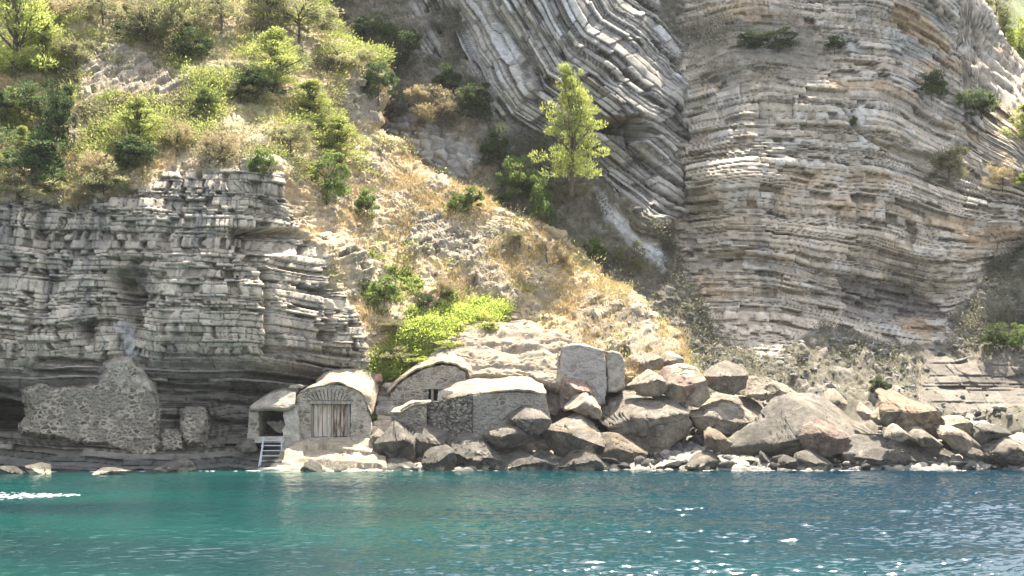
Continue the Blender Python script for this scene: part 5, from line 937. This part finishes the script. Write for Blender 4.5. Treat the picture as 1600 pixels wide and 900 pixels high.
PL = [
 ('pine_tree','pine',A_,22,-60,120,150,"tall bright yellow green pine filling the top left corner",'tree',0),
 ('pine_tree','pine',A_,72,22,112,92,"bright rounded pine just right of the corner pine",'tree',1),
 ('shrub','olive',A_,118,36,112,78,"olive shrub right of the bright rounded pine, above the grey outcrop",'shrub',1),
 ('shrub','dry',A_,78,-20,42,110,"pale brown bush on the top edge above the bright rounded pine",'shrub',2),
 ('shrub','olive',A_,160,-30,40,90,"grey green shrub at the top edge above the grey outcrop",'shrub',0),
 ('shrub','dense',A_,88,108,260,82,"tall dark green evergreen column below the bright rounded pine",'shrub',0),
 ('shrub','dense',A_,52,190,292,120,"wide shaded dark shrub on the left edge above the cliff",'shrub',1),
 ('shrub','dense',A_,30,120,200,90,"dark shrub under the corner pine on the left edge",'shrub',2),
 ('pine_tree','pine',A_,18,135,192,64,"small lit pine branch cluster sprouting on the left edge",'tree',2),
 ('pine_tree','pine',A_,34,196,250,56,"low yellow green sapling beneath the left edge pines",'tree',1),
 ('pine_tree','pine',A_,214,150,238,118,"bright isolated bushy pine on the slope above the left cliff",'tree',2),
 ('shrub','dense',A_,212,206,262,86,"dark undergrowth clump directly beneath the bright isolated pine",'shrub',1),
 ('shrub','dry',A_,154,214,290,56,"dry pale shrub left of the bright isolated pine",'shrub',0),
 ('shrub','olive',A_,160,248,318,70,"grey olive shrub on the cliff lip below the dry pale one",'shrub',2),
 ('shrub','dry',A_,122,290,328,44,"small straw yellow bush on the lip of the left cliff",'shrub',1),
 ('shrub','olive',A_,30,268,316,110,"low grey shrub on the cliff lip at the left edge",'shrub',0),
 ('shrub','dry',A_,276,172,240,56,"tan shrub right of the bright isolated pine",'shrub',2),
 ('shrub','olive',A_,228,-20,66,84,"shaded olive shrub at the top edge over the left slope",'shrub',1),
 ('shrub','dense',A_,208,20,60,70,"small dark evergreen on the upper left slope beside the tumbled stones",'shrub',2),
 ('shrub','olive',A_,284,-30,80,84,"grey green tall shrub at the top edge between the slope and the pines",'shrub',2),
 ('shrub','dense',A_,300,40,96,60,"dark shrub beneath the grey green tall shrub",'shrub',0),
 ('shrub','olive',A_,346,-30,44,80,"light olive bush on the top edge above the bright pines",'shrub',0),
 ('pine_tree','pine',A_,432,44,140,130,"wide bright pine, uppermost of the three ravine edge pines",'tree',0),
 ('shrub','dense',A_,402,96,158,86,"dark shrub in the shade under the uppermost ravine edge pine",'shrub',1),
 ('pine_tree','pine',A_,486,124,198,112,"spreading bright pine, middle of the three ravine edge pines",'tree',1),
 ('pine_tree','pine',A_,530,180,256,118,"vivid lime pine, lowest of the three ravine edge pines",'tree',2),
 ('shrub','green',A_,510,228,320,74,"dark green bush under the lowest ravine edge pine",'shrub',0),
 ('shrub','olive',A_,456,170,240,80,"brown olive thicket left of the lowest ravine edge pine",'shrub',1),
 ('shrub','olive',A_,466,-24,62,96,"sunlit olive bush at the top edge left of the white rock path",'shrub',2),
 ('shrub','olive',A_,420,-30,34,80,"grey green bush on the top edge above the uppermost bright pine",'shrub',1),
 ('shrub','olive',A_,534,66,112,90,"wide yellowish bush on the ravine rim under the white rock path",'shrub',0),
 ('shrub','dense',A_,592,86,158,64,"round brown green bush on the ravine rim above the boulder wall",'shrub',2),
 ('shrub','green',A_,324,130,178,46,"light green low shrub on the slope among tumbled stones",'shrub',1),
 ('shrub','olive',A_,376,120,160,56,"small olive shrub left of the middle bright pine",'shrub',2),
 ('shrub','dry',A_,346,190,246,66,"straw coloured bush on the slope above the cliff corner",'shrub',0),
 ('shrub','green',A_,412,226,276,44,"narrow green shrub on the rim of the cliff corner",'shrub',2),
 ('shrub','green',A_,574,286,342,46,"dark rounded bush on the dry slope below the lowest bright pine",'shrub',1),
 ('shrub','green',A_,600,424,474,48,"fresh green bush in the dry slope beside the cliff edge",'shrub',2),
 ('shrub','dense',A_,662,454,484,38,"small dark round bush in the middle of the dry slope",'shrub',0),
 ('shrub','olive',A_,620,490,522,54,"brownish low bush above the bright green shrubs",'shrub',1),
 ('shrub','dry',A_,690,430,462,50,"pale dry bush right of the small dark round bush",'shrub',1),
 ('shrub','lime',A_,752,492,520,60,"bright green shrub at the upper end of the vivid thicket behind the vault",'shrub',0),
 ('shrub','lime',A_,702,522,550,64,"vivid lime shrub in the middle of the thicket above the upper hut",'shrub',1),
 ('shrub','lime',A_,650,544,574,66,"yellow green shrub left of the weathered stone in the thicket",'shrub',2),
 ('shrub','lime',A_,616,572,598,52,"lowest lime shrub of the thicket, beside the reddish block",'shrub',0),
 ('shrub','olive',A_,612,536,574,50,"dull olive shrub among the lime shrubs near the cliff foot",'shrub',2),
 ('shrub','lime',A_,586,636,662,24,"small bright weed growing on the stone staircase",'shrub',1),
 ('shrub','green',A_,712,296,330,34,"small green bush beside the lit rock steps on the ridge",'shrub',0),
 ('shrub','green',A_,738,284,330,40,"yellow green bush on the ridge crest by the shaded gully",'shrub',2),
 ('shrub','dry',A_,854,362,404,36,"dry bush on the sunny ridge crest below the hanging green bush",'shrub',2),
 ('shrub','dry',A_,880,378,420,40,"straw bush at the ridge crest next to the gully",'shrub',0),
 ('shrub','olive',A_,812,350,384,34,"small olive bush by the pale rock near the ridge crest",'shrub',1),
 ('shrub','green',B_,926,366,412,56,"green bush with a sunlit top standing alone in the shaded gully",'shrub',1),
 ('pine_tree','pine',B_,893,94,284,104,"tall bright yellow green pine standing alone before the folded rock",'tree',0),
 ('shrub','olive',B_,880,252,318,76,"leafless grey brush under the tall lone pine",'shrub',0),
 ('shrub','green',B_,846,262,362,54,"bright edged green bush hanging beside the ridge crest",'shrub',0),
 ('shrub','green',B_,806,232,320,80,"large green thicket in the gully left of the lone pine",'shrub',2),
 ('shrub','dense',B_,776,190,262,62,"dark shrub at the top of the gully thicket",'shrub',1),
 ('shrub','dense',B_,620,30,116,84,"dark green evergreen in the shaded ravine right of the white rock path",'shrub',0),
 ('shrub','dense',B_,576,14,76,76,"dark olive evergreen at the head of the shaded ravine",'shrub',2),
 ('shrub','dense',B_,700,96,152,60,"dark bush in the ravine before the steep beds",'shrub',1),
 ('shrub','dense',B_,742,118,190,66,"shaded bush at the foot of the steep beds, lower of two",'shrub',0),
 ('shrub','dry',B_,690,140,208,90,"reddish brown dry brush above the path in the ravine",'shrub',1),
 ('shrub','dry',B_,660,120,170,70,"faded brown brush at the left of the ravine",'shrub',2),
 ('shrub','dense',B_,1216,40,80,60,"dark shrub on the high ledge of the right cliff, larger of two",'shrub',0),
 ('shrub','dense',B_,1168,46,76,54,"dark shrub on the high ledge left of the larger one",'shrub',1),
 ('shrub','dense',B_,1304,50,82,36,"small dark shrub further right along the high ledge",'shrub',2),
 ('shrub','dense',B_,1456,104,152,52,"dark shrub in the cleft of the right cliff, left of the pair",'shrub',1),
 ('shrub','dense',B_,1534,132,188,62,"large dark shrub in the cleft near the right edge",'shrub',2),
 ('shrub','green',B_,1508,138,168,28,"pale green sprig in front of the large dark cleft shrub",'shrub',0),
 ('shrub','olive',B_,1484,206,282,62,"grey green round shrub on the right cliff beneath the cleft",'shrub',1),
 ('shrub','green',B_,1334,178,198,16,"tiny green tuft in a crack of the right cliff",'shrub',1),
 ('pine_tree','pine',B_,1602,160,216,62,"bright lime pine on the right edge of the photo",'tree',1),
 ('shrub','dry',B_,1566,246,296,50,"straw yellow bush on the sunlit rocks at the right edge",'shrub',1),
 ('shrub','lime',B_,1602,252,296,36,"lime bush at the right edge beside the straw yellow one",'shrub',2),
 ('shrub','green',B_,1592,500,548,44,"yellow green bush at the right edge above the bedded ledge",'shrub',0),
 ('shrub','dense',B_,1552,498,552,52,"dark shrub left of the yellow green bush above the bedded ledge",'shrub',2),
 ('shrub','dense',B_,1372,584,614,40,"small dark green shrub on the scree behind the tall pointed boulder",'shrub',1),
 ('shrub','olive',B_,988,370,430,40,"grey brush on the gully floor below the white slab",'shrub',0),
]
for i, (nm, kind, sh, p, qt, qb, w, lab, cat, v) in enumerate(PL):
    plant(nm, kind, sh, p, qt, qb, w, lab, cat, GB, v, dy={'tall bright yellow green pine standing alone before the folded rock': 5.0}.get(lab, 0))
# trees on the far hill 
for i, (p, qt, qb, w, lab, k, v) in enumerate([
 (1556,-30,40,64,"olive tree crown rising behind the skyline at the top right corner",'olive',0),
 (1592,24,100,70,"bright green tree behind the skyline right of the olive crown",'lime',1),
 (1568,14,74,50,"rounded green tree just behind the cliff skyline",'pine',2),
 (1606,66,130,56,"low bright bush behind the skyline at the right edge",'pine',0)]):
    Y = 136.0; x, y, z = P(p, qb, Y); m = Y / FOC; e = empty('tree', (x, y, z), lab, 'tree', 'trees behind the skyline'); cd, td = proto(k, v)
    for nm, d in (('crown', cd), ('trunk', td)):
        o = bpy.data.objects.new(nm, d); C.objects.link(o); o.parent = e; o.scale = (w * m, w * m, (qb - qt) * m)

# ground cover nobody could count
def tufts(name, sheet, idx, size, cols, m, seed, up=1.2, asp=.12, spread=.5, mat=None):
    rs_ = np.random.RandomState(seed); c = sheet.V.reshape(-1, 3)[idx]; n = len(c); size = np.asarray(size) * np.ones(n)
    off = rs_.randn(n, m, 3) * np.array([spread, spread, spread * .5]); off[..., 2] = np.abs(off[..., 2])
    cen = (c[:, None, :] + off * size[:, None, None]).reshape(-1, 3); ax = off.reshape(-1, 3) * 1.2 + np.array([0, 0, up])
    V, F = leaves(cen, np.repeat(size, m) * .7, rs_, 0, asp, ax); col = np.repeat(np.asarray(cols), m, 0) * rs_.uniform(.7, 1.3, (n * m, 1))
    o = mesh(name, V, F, mat or M_grass, np.repeat(col, 4, 0), smooth=False); return tag(o, kind='stuff')
def pal(a, b, n, seed): t = np.random.RandomState(seed).rand(n, 1); return np.array(a) * (1 - t) + np.array(b) * t
Xa, Za = SA.V[..., 0], SA.V[..., 2]; sl = SA.slope * (SA.over < .5) * (SA.q < 600) * (1 - .8 * SA.out); dens = ss(-.25, .45, fbm(Xa / 1.7, Za / 1.7, 4, 501))
upper = ss(330, 200, SA.q + (SA.p - 300) * .15) 
i = pick(SA, sl * dens * (1 - .6 * upper), 15000, 1); tufts('dry_grass', SA, i, .26 + .2 * np.random.RandomState(2).rand(len(i)), pal((.52, .38, .17), (.42, .34, .19), len(i), 3), 9, 4)
i = pick(SA, sl * (upper * .9 + .05) * ss(-.2, .4, fbm(Xa / 2.2, Za / 2.2, 4, 502)), 12000, 5); tufts('low_scrub', SA, i, .20 + .12 * np.random.RandomState(6).rand(len(i)), np.where((fbm(Xa / 1.5, Za / 1.5, 3, 511).ravel()[i] > -.12)[:, None], pal((.19, .23, .06), (.42, .44, .14), len(i), 7), pal((.11, .12, .055), (.33, .29, .16), len(i), 8)), 30, 8, up=.5, asp=.35, spread=1.5, mat=M_leaf)
vt = inpoly([(560,590),(590,560),(640,510),(700,490),(740,470),(790,480),(780,505),(720,515),(690,545),(640,585),(600,600)], SA.p, SA.q, 10) * SA.slope
i = pick(SA, vt, 2200, 9); tufts('green_ground_cover', SA, i, .24, pal((.26, .34, .06), (.48, .52, .14), len(i), 10), 30, 11, up=.6, asp=.4, spread=1.2, mat=M_leaf)
gm = inpoly([(575,405),(640,430),(700,470),(690,500),(640,500),(600,480),(570,450)], SA.p, SA.q, 14) * SA.slope * dens
i = pick(SA, gm, 900, 12); tufts('green_ground_cover', SA, i, .34, pal((.14, .20, .05), (.30, .33, .10), len(i), 13), 14, 14, up=.6, asp=.4, mat=M_leaf)
Xb, Zb = SB.V[..., 0], SB.V[..., 2]; sb = SB.scrub * (SB.q > -30) * (1 - .75 * ss(500, 560, SB.q)) * ss(-.2, .4, fbm(Xb / 2.2, Zb / 2.2, 4, 503)) * (SB.q < 640)
i = pick(SB, sb, 9500, 15); tufts('gully_scrub', SB, i, .20 + .14 * np.random.RandomState(16).rand(len(i)), pal((.10, .11, .07), (.26, .235, .165), len(i), 17), 22, 18, up=.5, asp=.3, spread=1.4, mat=M_leaf)
i = pick(SB, (SB.q > 380) * (SB.q < 600) * (SB.p < 1300) * SB.scrub, 4500, 19); tufts('gully_grass', SB, i, .30, pal((.22, .20, .14), (.33, .30, .22), len(i), 20), 9, 21)

# ------------------------------------------------------------------ sea haze
def build_haze():
    m = bpy.data.materials.new('haze_air'); m.use_nodes = True; nt = m.node_tree; nt.nodes.clear()
    out = nt.nodes.new('ShaderNodeOutputMaterial'); v = nt.nodes.new('ShaderNodeVolumePrincipled'); v.inputs['Color'].default_value = (.93, .96, 1, 1); v.inputs['Density'].default_value = .00011; v.inputs['Anisotropy'].default_value = .2
    nt.links.new(v.outputs[0], out.inputs['Volume'])
    o = boxm('haze', (-950, -550, -6), (950, 420, 110), m, None); tag(o, kind='stuff')
build_haze()
